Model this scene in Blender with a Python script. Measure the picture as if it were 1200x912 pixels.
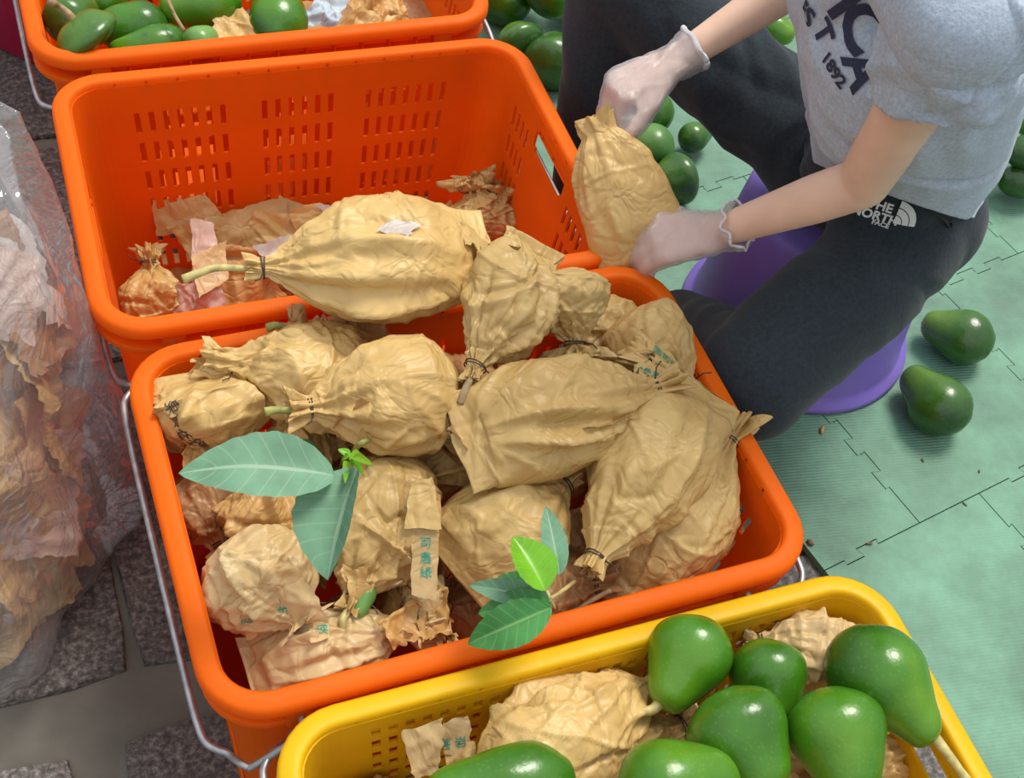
import bpy, bmesh, math, random
import numpy as np
from mathutils import Vector, Matrix, Euler
from mathutils.bvhtree import BVHTree

# ------------------------------------------------------------------ scene, camera, light
for o in list(bpy.data.objects):
    bpy.data.objects.remove(o, do_unlink=True)
SC = bpy.context.scene
COL = SC.collection
PI = math.pi

F_PX = 1510.2
CAM = np.array([-0.3126, -0.5883, 1.2184])
RT = np.array([0.92835, -0.34512, 0.13805])
UP = np.array([0.19127, 0.76199, 0.6187])
FW = np.array([0.31871, 0.54797, -0.7734])
cam_data = bpy.data.cameras.new('camera')
cam_data.sensor_width = 36.0
cam_data.lens = F_PX / 1200 * 36.0
cam_data.clip_start = 0.02
cam = bpy.data.objects.new('camera', cam_data)
COL.objects.link(cam)
M = Matrix.Identity(4)
for i in range(3):
    M[i][0], M[i][1], M[i][2], M[i][3] = RT[i], UP[i], -FW[i], CAM[i]
cam.matrix_world = M
SC.camera = cam

world = bpy.data.worlds.new('world')
SC.world = world
world.use_nodes = True
wn = world.node_tree.nodes
wl = world.node_tree.links
bg = wn['Background']
bg.inputs['Strength'].default_value = 1.08
tc = wn.new('ShaderNodeTexCoord')
sep = wn.new('ShaderNodeSeparateXYZ')
wl.new(tc.outputs['Generated'], sep.inputs[0])
ramp = wn.new('ShaderNodeValToRGB')
ramp.color_ramp.elements[0].position = 0.0
ramp.color_ramp.elements[0].color = (0.30, 0.31, 0.33, 1)
ramp.color_ramp.elements[1].position = 0.75
ramp.color_ramp.elements[1].color = (0.93, 0.97, 1.0, 1)
wl.new(sep.outputs['Z'], ramp.inputs[0])
wl.new(ramp.outputs[0], bg.inputs['Color'])

sun_d = bpy.data.lights.new('sun', 'SUN')
sun_d.energy = 3.0
sun_d.angle = math.radians(22)
sun_d.color = (1.0, 0.95, 0.86)
sun = bpy.data.objects.new('sun', sun_d)
COL.objects.link(sun)
sun.rotation_euler = Vector((-0.42, -0.30, -1.0)).to_track_quat('-Z', 'Y').to_euler()

SC.view_settings.view_transform = 'Standard'
SC.view_settings.look = 'None'
SC.view_settings.exposure = 0.0
SC.view_settings.gamma = 1.0
SC.view_settings.use_curve_mapping = False

# ------------------------------------------------------------------ helpers
def at(px, py, z):
    """world point at height z that stands at this place of the photograph"""
    d = FW * F_PX + RT * (px - 600) - UP * (py - 456)
    return CAM + d * ((z - CAM[2]) / d[2])

def pj(P):
    q = np.asarray(P, float) - CAM
    zz = q @ FW
    return np.stack([600 + F_PX * (q @ RT) / zz, 456 - F_PX * (q @ UP) / zz], -1)

def dist(P):
    return float((np.asarray(P) - CAM) @ FW)

def norm(v):
    v = np.asarray(v, float)
    return v / (np.linalg.norm(v) + 1e-12)

def hash3(ix, iy, iz, seed):
    n = (ix * 374761393 + iy * 668265263 + iz * 1274126177 + seed * 974711) & 0xFFFFFFFF
    n = (n ^ (n >> 13)) * 1274126177 & 0xFFFFFFFF
    n = (n ^ (n >> 16)) * 2246822519 & 0xFFFFFFFF
    return ((n ^ (n >> 15)) & 0xFFFFFF) / float(0xFFFFFF)

def vnoise(P, f, seed=0):
    """smooth value noise, -1..1, for an (n,3) array"""
    Q = np.asarray(P, float) * f + 1000.0
    I = np.floor(Q).astype(np.int64)
    U = Q - I
    U = U * U * (3 - 2 * U)
    out = 0
    for dx in (0, 1):
        wx = U[:, 0] if dx else 1 - U[:, 0]
        for dy in (0, 1):
            wy = U[:, 1] if dy else 1 - U[:, 1]
            for dz in (0, 1):
                wz = U[:, 2] if dz else 1 - U[:, 2]
                out = out + wx * wy * wz * hash3(I[:, 0] + dx, I[:, 1] + dy, I[:, 2] + dz, seed)
    return out * 2 - 1

def tri(x):
    return np.abs((x % 1.0) * 2 - 1)

def crease(P, seed, f0=14.0, n=6, amp=1.0):
    """crumpled-paper height: straight warped folds plus faceted cells"""
    r = np.random.RandomState(seed)
    h = np.zeros(len(P))
    for i in range(n):
        d = norm(r.normal(size=3))
        f = f0 * r.uniform(0.6, 2.6)
        w = vnoise(P, f * 0.5, seed * 7 + i) * 0.55
        m = np.clip(vnoise(P, f0 * 0.7, seed * 13 + i + 50) * 1.6 + 0.45, 0, 1)
        h += (tri(P @ d * f + w + r.rand()) - 0.5) * m / (f / f0)
    return h * amp / math.sqrt(n)

def folds(P, seed, n=9, w=0.004, amp=0.002, ext=0.05):
    """a few sharp straight folds: narrow ridges and valleys of limited length"""
    r = np.random.RandomState(seed + 400)
    lo, hi = P.min(0), P.max(0)
    h = np.zeros(len(P))
    wob = vnoise(P, 28.0, seed + 77) * 0.0035
    for i in range(n):
        d = norm(r.normal(size=3))
        c = lo + r.rand(3) * (hi - lo)
        e = ext * r.uniform(0.5, 1.4)
        x = (P - c) @ d + wob
        ww = w * r.uniform(0.6, 1.8)
        m = np.exp(-((((P - c) ** 2).sum(1)) / (e * e)) ** 2)
        h += r.choice([1.0, 1.0, -1.0]) * np.clip(1 - np.abs(x) / ww, 0, 1) * m * amp * r.uniform(0.5, 1.3)
        # the sheet stands a little higher on one side of the fold
        h += np.clip(x / 0.02, -1, 1) * m * amp * r.uniform(-0.5, 0.5)
    return h

def cells(P, seed, k=70, lo=None, hi=None):
    """distance to the nearest of k random seeds: flat facets that meet in sharp ridges"""
    r = np.random.RandomState(seed)
    lo = P.min(0) if lo is None else lo
    hi = P.max(0) if hi is None else hi
    S = lo + r.rand(k, 3) * (hi - lo)
    d = np.full(len(P), 9e9)
    for s in S:
        d = np.minimum(d, ((P - s) ** 2).sum(1))
    return np.sqrt(d)

def mesh_obj(name, V, Fc, mat=None, parent=None, smooth=True, mats=None, midx=None):
    me = bpy.data.meshes.new(name)
    me.from_pydata([tuple(map(float, v)) for v in V], [], [tuple(int(i) for i in f) for f in Fc])
    if smooth:
        me.polygons.foreach_set('use_smooth', [True] * len(me.polygons))
    if mats:
        for m in mats:
            me.materials.append(m)
        if midx is not None:
            me.polygons.foreach_set('material_index', [int(i) for i in midx])
    elif mat:
        me.materials.append(mat)
    me.update()
    o = bpy.data.objects.new(name, me)
    COL.objects.link(o)
    if parent is not None:
        o.parent = parent
    return o

def tag(o, label=None, cat=None, group=None, kind=None):
    if label: o['label'] = label
    if cat: o['category'] = cat
    if group: o['group'] = group
    if kind: o['kind'] = kind
    return o

def empty(name, loc=(0, 0, 0), rot=(0, 0, 0)):
    o = bpy.data.objects.new(name, None)
    o.empty_display_size = 0.05
    COL.objects.link(o)
    o.location = loc
    o.rotation_euler = rot
    return o

def copy_tree(o, parent=None):
    c = o.copy()
    COL.objects.link(c)
    if parent is not None:
        c.parent = parent
    for ch in list(o.children):
        copy_tree(ch, c)
    return c

def grid_faces(nu, nv, wrap_u=False, wrap_v=False, off=0):
    """quads of a (nv rows) x (nu columns) vertex grid, index = row*nu + column"""
    f = []
    for j in range(nv if wrap_v else nv - 1):
        j2 = (j + 1) % nv
        for i in range(nu if wrap_u else nu - 1):
            i2 = (i + 1) % nu
            f.append((off + j * nu + i, off + j * nu + i2, off + j2 * nu + i2, off + j2 * nu + i))
    return f

def tube_vf(pts, rad, n=8, caps=True):
    """tube along points; rad a number or one per point"""
    P = np.asarray(pts, float)
    R = np.full(len(P), rad) if np.isscalar(rad) else np.asarray(rad, float)
    V, Fc = [], []
    t = np.gradient(P, axis=0)
    t = t / (np.linalg.norm(t, axis=1)[:, None] + 1e-12)
    a = np.cross(t[0], [0.3, 0.2, 0.93])
    a = norm(a)
    for i in range(len(P)):
        a = norm(a - t[i] * (a @ t[i]))
        b = np.cross(t[i], a)
        for k in range(n):
            an = 2 * PI * k / n
            V.append(P[i] + R[i] * (math.cos(an) * a + math.sin(an) * b))
    Fc = grid_faces(n, len(P), wrap_u=True)
    if caps:
        Fc.append(tuple(range(n))[::-1])
        Fc.append(tuple(range((len(P) - 1) * n, len(P) * n)))
    return V, Fc

def spline(pts, n):
    """Catmull-Rom through points, n samples"""
    P = np.asarray(pts, float)
    if len(P) == 2:
        s = np.linspace(0, 1, n)[:, None]
        return P[0] * (1 - s) + P[1] * s
    Q = np.vstack([2 * P[0] - P[1], P, 2 * P[-1] - P[-2]])
    s = np.linspace(0, len(P) - 1 - 1e-9, n)
    out = []
    for x in s:
        i = int(x)
        u = x - i
        p0, p1, p2, p3 = Q[i], Q[i + 1], Q[i + 2], Q[i + 3]
        out.append(0.5 * ((2 * p1) + (p2 - p0) * u + (2 * p0 - 5 * p1 + 4 * p2 - p3) * u * u + (3 * p1 - p0 - 3 * p2 + p3) * u ** 3))
    return np.array(out)

def tube(name, pts, rad, mat, parent=None, n=8, samples=None):
    P = spline(pts, samples) if samples else np.asarray(pts, float)
    if samples and not np.isscalar(rad):
        rad = np.interp(np.linspace(0, 1, samples), np.linspace(0, 1, len(rad)), rad)
    V, Fc = tube_vf(P, rad, n)
    return mesh_obj(name, V, Fc, mat, parent)

# ------------------------------------------------------------------ materials
def new_mat(name):
    m = bpy.data.materials.new(name)
    m.use_nodes = True
    nt = m.node_tree
    b = nt.nodes['Principled BSDF']
    return m, nt, b

def N(nt, typ, **kw):
    n = nt.nodes.new(typ)
    for k, v in kw.items():
        if k.startswith('i_'):
            key = k[2:]
            key = int(key) if key.isdigit() else key.replace('_', ' ')
            n.inputs[key].default_value = v
        else:
            setattr(n, k, v)
    return n

def ramp_node(nt, stops):
    r = nt.nodes.new('ShaderNodeValToRGB')
    e = r.color_ramp.elements
    e[0].position, e[0].color = stops[0][0], (*stops[0][1], 1)
    e[1].position, e[1].color = stops[-1][0], (*stops[-1][1], 1)
    for p, c in stops[1:-1]:
        x = e.new(p)
        x.color = (*c, 1)
    return r

def add_translucent(nt, b, color, fac):
    out = nt.nodes['Material Output']
    t = N(nt, 'ShaderNodeBsdfTranslucent')
    if hasattr(color, 'links') or hasattr(color, 'is_linked'):
        nt.links.new(color, t.inputs['Color'])
    else:
        t.inputs['Color'].default_value = (*color, 1)
    mx = N(nt, 'ShaderNodeMixShader')
    mx.inputs[0].default_value = fac
    nt.links.new(b.outputs[0], mx.inputs[1])
    nt.links.new(t.outputs[0], mx.inputs[2])
    nt.links.new(mx.outputs[0], out.inputs['Surface'])

def plastic(name, col, rough=0.42, trans=0.25, tcol=None, scuff=0.5, dark=0.75):
    m, nt, b = new_mat(name)
    tc = N(nt, 'ShaderNodeTexCoord')
    n1 = N(nt, 'ShaderNodeTexNoise', i_Scale=9.0, i_Detail=5.0, i_Roughness=0.65)
    nt.links.new(tc.outputs['Object'], n1.inputs['Vector'])
    r = ramp_node(nt, [(0.3, tuple(c * dark for c in col)), (0.62, col)])
    nt.links.new(n1.outputs['Fac'], r.inputs[0])
    nt.links.new(r.outputs[0], b.inputs['Base Color'])
    n2 = N(nt, 'ShaderNodeTexNoise', i_Scale=60.0, i_Detail=4.0)
    nt.links.new(tc.outputs['Object'], n2.inputs['Vector'])
    mr = N(nt, 'ShaderNodeMapRange', i_3=rough - 0.12 * scuff, i_4=rough + 0.25 * scuff)
    nt.links.new(n2.outputs['Fac'], mr.inputs[0])
    nt.links.new(mr.outputs[0], b.inputs['Roughness'])
    bp = N(nt, 'ShaderNodeBump', i_Strength=0.06, i_Distance=0.002)
    nt.links.new(n2.outputs['Fac'], bp.inputs['Height'])
    nt.links.new(bp.outputs[0], b.inputs['Normal'])
    b.inputs['Specular IOR Level'].default_value = 0.25
    if trans:
        add_translucent(nt, b, tcol or col, trans)
    return m

MAT = {}
MAT['orange'] = plastic('orange_plastic', (1.0, 0.205, 0.006), 0.5, 0.42, (1.0, 0.28, 0.0), dark=0.92)
MAT['yellow'] = plastic('yellow_plastic', (0.88, 0.52, 0.006), 0.4, 0.22, (1.0, 0.55, 0.0), dark=0.85)
MAT['purple'] = plastic('purple_plastic', (0.27, 0.19, 0.66), 0.38, 0.10, dark=0.85)
MAT['magenta'] = plastic('magenta_plastic', (0.55, 0.02, 0.09), 0.4, 0.1, dark=0.8)

def kraft(name, c1, c2, spot=(0.30, 0.15, 0.05), trans=0.12, bump=0.55, seedloc=0.0):
    m, nt, b = new_mat(name)
    tc = N(nt, 'ShaderNodeTexCoord')
    oi = N(nt, 'ShaderNodeObjectInfo')
    mp = N(nt, 'ShaderNodeMapping')
    nt.links.new(tc.outputs['Object'], mp.inputs['Vector'])
    cb = N(nt, 'ShaderNodeCombineXYZ')
    mu = N(nt, 'ShaderNodeMath', operation='MULTIPLY', i_1=37.0)
    nt.links.new(oi.outputs['Random'], mu.inputs[0])
    for k in range(3):
        nt.links.new(mu.outputs[0], cb.inputs[k])
    nt.links.new(cb.outputs[0], mp.inputs['Location'])
    # broad tone
    n1 = N(nt, 'ShaderNodeTexNoise', i_Scale=11.0, i_Detail=4.0, i_Roughness=0.6)
    nt.links.new(mp.outputs[0], n1.inputs['Vector'])
    r1 = ramp_node(nt, [(0.32, c2), (0.62, c1)])
    nt.links.new(n1.outputs['Fac'], r1.inputs[0])
    # per-bag tone
    hs = N(nt, 'ShaderNodeHueSaturation')
    v = N(nt, 'ShaderNodeMapRange', i_3=0.88, i_4=1.1)
    nt.links.new(oi.outputs['Random'], v.inputs[0])
    nt.links.new(v.outputs[0], hs.inputs['Value'])
    nt.links.new(r1.outputs[0], hs.inputs['Color'])
    # small dark specks and damp stains
    n3 = N(nt, 'ShaderNodeTexNoise', i_Scale=70.0, i_Detail=2.0)
    nt.links.new(mp.outputs[0], n3.inputs['Vector'])
    r3 = ramp_node(nt, [(0.70, (0, 0, 0)), (0.80, (1, 1, 1))])
    nt.links.new(n3.outputs['Fac'], r3.inputs[0])
    mx = N(nt, 'ShaderNodeMix', data_type='RGBA')
    ms = N(nt, 'ShaderNodeMath', operation='MULTIPLY', i_1=0.5)
    nt.links.new(r3.outputs[0], ms.inputs[0])
    nt.links.new(ms.outputs[0], mx.inputs['Factor'])
    nt.links.new(hs.outputs[0], mx.inputs['A'])
    mx.inputs['B'].default_value = (*spot, 1)
    nt.links.new(mx.outputs['Result'], b.inputs['Base Color'])
    b.inputs['Roughness'].default_value = 0.42
    b.inputs['Specular IOR Level'].default_value = 0.5
    # fine crumple relief
    nw = N(nt, 'ShaderNodeTexNoise', i_Scale=14.0, i_Detail=2.0)
    nt.links.new(mp.outputs[0], nw.inputs['Vector'])
    wv = N(nt, 'ShaderNodeMix', data_type='VECTOR')
    wv.inputs['Factor'].default_value = 0.10
    nt.links.new(mp.outputs[0], wv.inputs['A'])
    nt.links.new(nw.outputs['Color'], wv.inputs['B'])
    v1 = N(nt, 'ShaderNodeTexVoronoi', feature='DISTANCE_TO_EDGE', i_Scale=48.0)
    nt.links.new(wv.outputs['Result'], v1.inputs['Vector'])
    m1 = N(nt, 'ShaderNodeMath', operation='MINIMUM', i_1=0.16)
    nt.links.new(v1.outputs['Distance'], m1.inputs[0])
    v2 = N(nt, 'ShaderNodeTexVoronoi', i_Scale=105.0)
    nt.links.new(wv.outputs['Result'], v2.inputs['Vector'])
    ad = N(nt, 'ShaderNodeMath', operation='MULTIPLY_ADD', i_1=0.30)
    nt.links.new(v2.outputs['Distance'], ad.inputs[0])
    nt.links.new(m1.outputs[0], ad.inputs[2])
    bp = N(nt, 'ShaderNodeBump', i_Strength=bump, i_Distance=0.006)
    nt.links.new(ad.outputs[0], bp.inputs['Height'])
    nt.links.new(bp.outputs[0], b.inputs['Normal'])
    add_translucent(nt, b, mx.outputs['Result'], trans)
    return m

MAT['kraft'] = kraft('kraft_paper', (0.67, 0.455, 0.175), (0.58, 0.365, 0.125))
MAT['kraft_orange'] = kraft('damp_kraft_paper', (0.60, 0.35, 0.12), (0.52, 0.27, 0.08))
MAT['kraft_pale'] = kraft('pale_kraft_paper', (0.68, 0.49, 0.245), (0.58, 0.38, 0.16))
MAT['kraft_brown'] = kraft('brown_and_shaded_kraft', (0.50, 0.27, 0.115), (0.42, 0.21, 0.08))  # brown scraps; also paints shade into the colour of deep bags
MAT['paper_white'] = kraft('white_paper', (0.62, 0.57, 0.53), (0.52, 0.43, 0.38))
MAT['paper_pink'] = kraft('faded_pink_paper', (0.66, 0.49, 0.41), (0.58, 0.40, 0.32))
MAT['kraft_dry'] = kraft('dry_brown_paper', (0.36, 0.21, 0.10), (0.24, 0.13, 0.06))
MAT['paper_blue'] = kraft('blue_white_paper', (0.42, 0.56, 0.68), (0.62, 0.66, 0.68))

def simple(name, col, rough=0.5, metal=0.0, noise=0.15, scale=40.0, bump=0.1):
    m, nt, b = new_mat(name)
    tc = N(nt, 'ShaderNodeTexCoord')
    n1 = N(nt, 'ShaderNodeTexNoise', i_Scale=scale, i_Detail=4.0)
    nt.links.new(tc.outputs['Object'], n1.inputs['Vector'])
    r = ramp_node(nt, [(0.3, tuple(c * (1 - noise) for c in col)), (0.7, tuple(min(1, c * (1 + noise)) for c in col))])
    nt.links.new(n1.outputs['Fac'], r.inputs[0])
    nt.links.new(r.outputs[0], b.inputs['Base Color'])
    b.inputs['Roughness'].default_value = rough
    b.inputs['Metallic'].default_value = metal
    bp = N(nt, 'ShaderNodeBump', i_Strength=bump, i_Distance=0.001)
    nt.links.new(n1.outputs['Fac'], bp.inputs['Height'])
    nt.links.new(bp.outputs[0], b.inputs['Normal'])
    return m

MAT['wire'] = simple('galvanised_wire', (0.42, 0.43, 0.45), 0.45, 0.8, 0.25, 80)
MAT['tie'] = simple('rusty_tie_wire', (0.07, 0.045, 0.035), 0.6, 0.2)
MAT['stem_green'] = simple('green_stem', (0.30, 0.30, 0.08), 0.55, 0, 0.35, 120)
MAT['stem_brown'] = simple('brown_stem', (0.32, 0.22, 0.11), 0.65, 0, 0.35, 120)
MAT['stem_pale'] = simple('pale_fruit_stem', (0.50, 0.42, 0.16), 0.55, 0, 0.3, 140)
MAT['ink_green'] = simple('green_ink', (0.05, 0.30, 0.20), 0.6, 0, 0.5, 500)
MAT['ink_brown'] = simple('brown_ink', (0.09, 0.05, 0.04), 0.6, 0, 0.5, 400)
MAT['ink_navy'] = simple('navy_ink', (0.022, 0.03, 0.07), 0.8, 0, 0.3, 500)
MAT['ink_white'] = simple('white_print', (0.78, 0.82, 0.82), 0.6, 0, 0.05, 300)
MAT['skin'] = simple('skin', (0.80, 0.52, 0.385), 0.5, 0, 0.08, 25, 0.05)
MAT['hair'] = simple('black_hair', (0.012, 0.010, 0.010), 0.45, 0, 0.3, 200, 0.4)
MAT['shoe'] = simple('dark_shoe', (0.02, 0.025, 0.03), 0.7, 0, 0.2, 60)
MAT['cord'] = simple('black_cord', (0.012, 0.014, 0.018), 0.7)

def avocado_mat(name, c_dark, c_mid, c_light, rough=0.2):
    m, nt, b = new_mat(name)
    tc = N(nt, 'ShaderNodeTexCoord')
    oi = N(nt, 'ShaderNodeObjectInfo')
    n1 = N(nt, 'ShaderNodeTexNoise', i_Scale=14.0, i_Detail=3.0, noise_dimensions='4D')
    nt.links.new(tc.outputs['Object'], n1.inputs['Vector'])
    mu = N(nt, 'ShaderNodeMath', operation='MULTIPLY', i_1=50.0)
    nt.links.new(oi.outputs['Random'], mu.inputs[0])
    nt.links.new(mu.outputs[0], n1.inputs['W'])
    # the neck (+x) of a fruit is paler green
    sx = N(nt, 'ShaderNodeSeparateXYZ')
    nt.links.new(tc.outputs['Generated'], sx.inputs[0])
    ad = N(nt, 'ShaderNodeMath', operation='MULTIPLY_ADD', i_1=0.30, i_2=-0.14)
    nt.links.new(sx.outputs['X'], ad.inputs[0])
    su = N(nt, 'ShaderNodeMath', operation='ADD')
    nt.links.new(n1.outputs['Fac'], su.inputs[0])
    nt.links.new(ad.outputs[0], su.inputs[1])
    r = ramp_node(nt, [(0.28, c_dark), (0.5, c_mid), (0.85, c_light)])
    nt.links.new(su.outputs[0], r.inputs[0])
    # pale pin-prick lenticels
    n2 = N(nt, 'ShaderNodeTexVoronoi', i_Scale=230.0)
    nt.links.new(tc.outputs['Object'], n2.inputs['Vector'])
    r2 = ramp_node(nt, [(0.12, (1, 1, 1)), (0.3, (0, 0, 0))])
    nt.links.new(n2.outputs['Distance'], r2.inputs[0])
    ms = N(nt, 'ShaderNodeMath', operation='MULTIPLY', i_1=0.10)
    nt.links.new(r2.outputs[0], ms.inputs[0])
    mx = N(nt, 'ShaderNodeMix', data_type='RGBA')
    nt.links.new(ms.outputs[0], mx.inputs['Factor'])
    nt.links.new(r.outputs[0], mx.inputs['A'])
    mx.inputs['B'].default_value = (0.30, 0.42, 0.10, 1)
    # a few dark scars
    n3 = N(nt, 'ShaderNodeTexNoise', i_Scale=38.0, i_Detail=3.0, noise_dimensions='4D')
    nt.links.new(tc.outputs['Object'], n3.inputs['Vector'])
    nt.links.new(mu.outputs[0], n3.inputs['W'])
    r3 = ramp_node(nt, [(0.70, (0, 0, 0)), (0.76, (1, 1, 1))])
    nt.links.new(n3.outputs['Fac'], r3.inputs[0])
    ms3 = N(nt, 'ShaderNodeMath', operation='MULTIPLY', i_1=0.6)
    nt.links.new(r3.outputs[0], ms3.inputs[0])
    mx3 = N(nt, 'ShaderNodeMix', data_type='RGBA')
    nt.links.new(ms3.outputs[0], mx3.inputs['Factor'])
    nt.links.new(mx.outputs['Result'], mx3.inputs['A'])
    mx3.inputs['B'].default_value = (0.05, 0.06, 0.03, 1)
    nt.links.new(mx3.outputs['Result'], b.inputs['Base Color'])
    b.inputs['Roughness'].default_value = rough
    b.inputs['Specular IOR Level'].default_value = 0.55
    bp = N(nt, 'ShaderNodeBump', i_Strength=0.22, i_Distance=0.001)
    n4 = N(nt, 'ShaderNodeTexNoise', i_Scale=240.0, i_Detail=2.0)
    nt.links.new(tc.outputs['Object'], n4.inputs['Vector'])
    nt.links.new(n4.outputs['Fac'], bp.inputs['Height'])
    nt.links.new(bp.outputs[0], b.inputs['Normal'])
    return m

MAT['avo'] = avocado_mat('avocado_skin', (0.024, 0.095, 0.006), (0.052, 0.185, 0.007), (0.145, 0.305, 0.012), 0.26)
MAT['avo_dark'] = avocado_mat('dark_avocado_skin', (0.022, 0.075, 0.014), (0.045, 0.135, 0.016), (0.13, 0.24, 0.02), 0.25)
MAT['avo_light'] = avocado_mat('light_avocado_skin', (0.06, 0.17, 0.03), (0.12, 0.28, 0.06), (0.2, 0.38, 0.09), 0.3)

def leaf_mat(name, c, cv, rough=0.45):
    m, nt, b = new_mat(name)
    uv = N(nt, 'ShaderNodeUVMap')
    sp = N(nt, 'ShaderNodeSeparateXYZ')
    nt.links.new(uv.outputs[0], sp.inputs[0])
    # u along the leaf, v across (-1..1 packed in 0..1)
    vv = N(nt, 'ShaderNodeMath', operation='MULTIPLY_ADD', i_1=2.0, i_2=-1.0)
    nt.links.new(sp.outputs['Y'], vv.inputs[0])
    av = N(nt, 'ShaderNodeMath', operation='ABSOLUTE')
    nt.links.new(vv.outputs[0], av.inputs[0])
    # side veins: bands of u - 0.22|v|
    sh = N(nt, 'ShaderNodeMath', operation='MULTIPLY_ADD', i_1=-0.16)
    nt.links.new(av.outputs[0], sh.inputs[0])
    nt.links.new(sp.outputs['X'], sh.inputs[2])
    ml = N(nt, 'ShaderNodeMath', operation='MULTIPLY', i_1=8.0)
    nt.links.new(sh.outputs[0], ml.inputs[0])
    fr = N(nt, 'ShaderNodeMath', operation='FRACT')
    nt.links.new(ml.outputs[0], fr.inputs[0])
    sv = N(nt, 'ShaderNodeMath', operation='LESS_THAN', i_1=0.09)
    nt.links.new(fr.outputs[0], sv.inputs[0])
    mr = N(nt, 'ShaderNodeMath', operation='LESS_THAN', i_1=0.06)
    nt.links.new(av.outputs[0], mr.inputs[0])
    s2 = N(nt, 'ShaderNodeMath', operation='MULTIPLY', i_1=0.45)
    nt.links.new(sv.outputs[0], s2.inputs[0])
    mxm = N(nt, 'ShaderNodeMath', operation='MAXIMUM')
    nt.links.new(s2.outputs[0], mxm.inputs[0])
    nt.links.new(mr.outputs[0], mxm.inputs[1])
    tc = N(nt, 'ShaderNodeTexCoord')
    n1 = N(nt, 'ShaderNodeTexNoise', i_Scale=45.0, i_Detail=4.0)
    nt.links.new(tc.outputs['Object'], n1.inputs['Vector'])
    r = ramp_node(nt, [(0.3, tuple(x * 0.8 for x in c)), (0.7, tuple(x * 1.15 for x in c))])
    nt.links.new(n1.outputs['Fac'], r.inputs[0])
    mx = N(nt, 'ShaderNodeMix', data_type='RGBA')
    nt.links.new(mxm.outputs[0], mx.inputs['Factor'])
    nt.links.new(r.outputs[0], mx.inputs['A'])
    mx.inputs['B'].default_value = (*cv, 1)
    nt.links.new(mx.outputs['Result'], b.inputs['Base Color'])
    b.inputs['Roughness'].default_value = rough
    bp = N(nt, 'ShaderNodeBump', i_Strength=0.35, i_Distance=0.001)
    nt.links.new(mxm.outputs[0], bp.inputs['Height'])
    nt.links.new(bp.outputs[0], b.inputs['Normal'])
    add_translucent(nt, b, mx.outputs['Result'], 0.2)
    return m

MAT['leaf_grey'] = leaf_mat('grey_green_leaf', (0.155, 0.335, 0.205), (0.29, 0.46, 0.31), 0.55)
MAT['leaf_bright'] = leaf_mat('bright_green_leaf', (0.17, 0.46, 0.015), (0.3, 0.56, 0.1), 0.35)
MAT['leaf_deep'] = leaf_mat('deep_green_leaf', (0.065, 0.27, 0.065), (0.18, 0.40, 0.12), 0.35)

def cloth(name, c1, c2, scale=300.0, rough=0.9, melange=True, bump=0.3):
    m, nt, b = new_mat(name)
    tc = N(nt, 'ShaderNodeTexCoord')
    n1 = N(nt, 'ShaderNodeTexNoise', i_Scale=scale, i_Detail=3.0, i_Roughness=0.7)
    nt.links.new(tc.outputs['Object'], n1.inputs['Vector'])
    r = ramp_node(nt, [(0.35, c2), (0.65, c1)])
    nt.links.new(n1.outputs['Fac'], r.inputs[0])
    nt.links.new(r.outputs[0], b.inputs['Base Color'])
    b.inputs['Roughness'].default_value = rough
    b.inputs['Specular IOR Level'].default_value = 0.2
    try:
        b.inputs['Sheen Weight'].default_value = 0.15
    except Exception:
        pass
    bp = N(nt, 'ShaderNodeBump', i_Strength=bump, i_Distance=0.0015)
    n2 = N(nt, 'ShaderNodeTexNoise', i_Scale=scale * 1.5, i_Detail=2.0)
    nt.links.new(tc.outputs['Object'], n2.inputs['Vector'])
    nt.links.new(n2.outputs['Fac'], bp.inputs['Height'])
    nt.links.new(bp.outputs[0], b.inputs['Normal'])
    return m

MAT['tee'] = cloth('grey_marl_jersey', (0.50, 0.58, 0.69), (0.36, 0.43, 0.53))
MAT['trousers'] = cloth('black_trouser_cloth', (0.030, 0.041, 0.052), (0.020, 0.028, 0.036), 220, 0.85)

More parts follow.
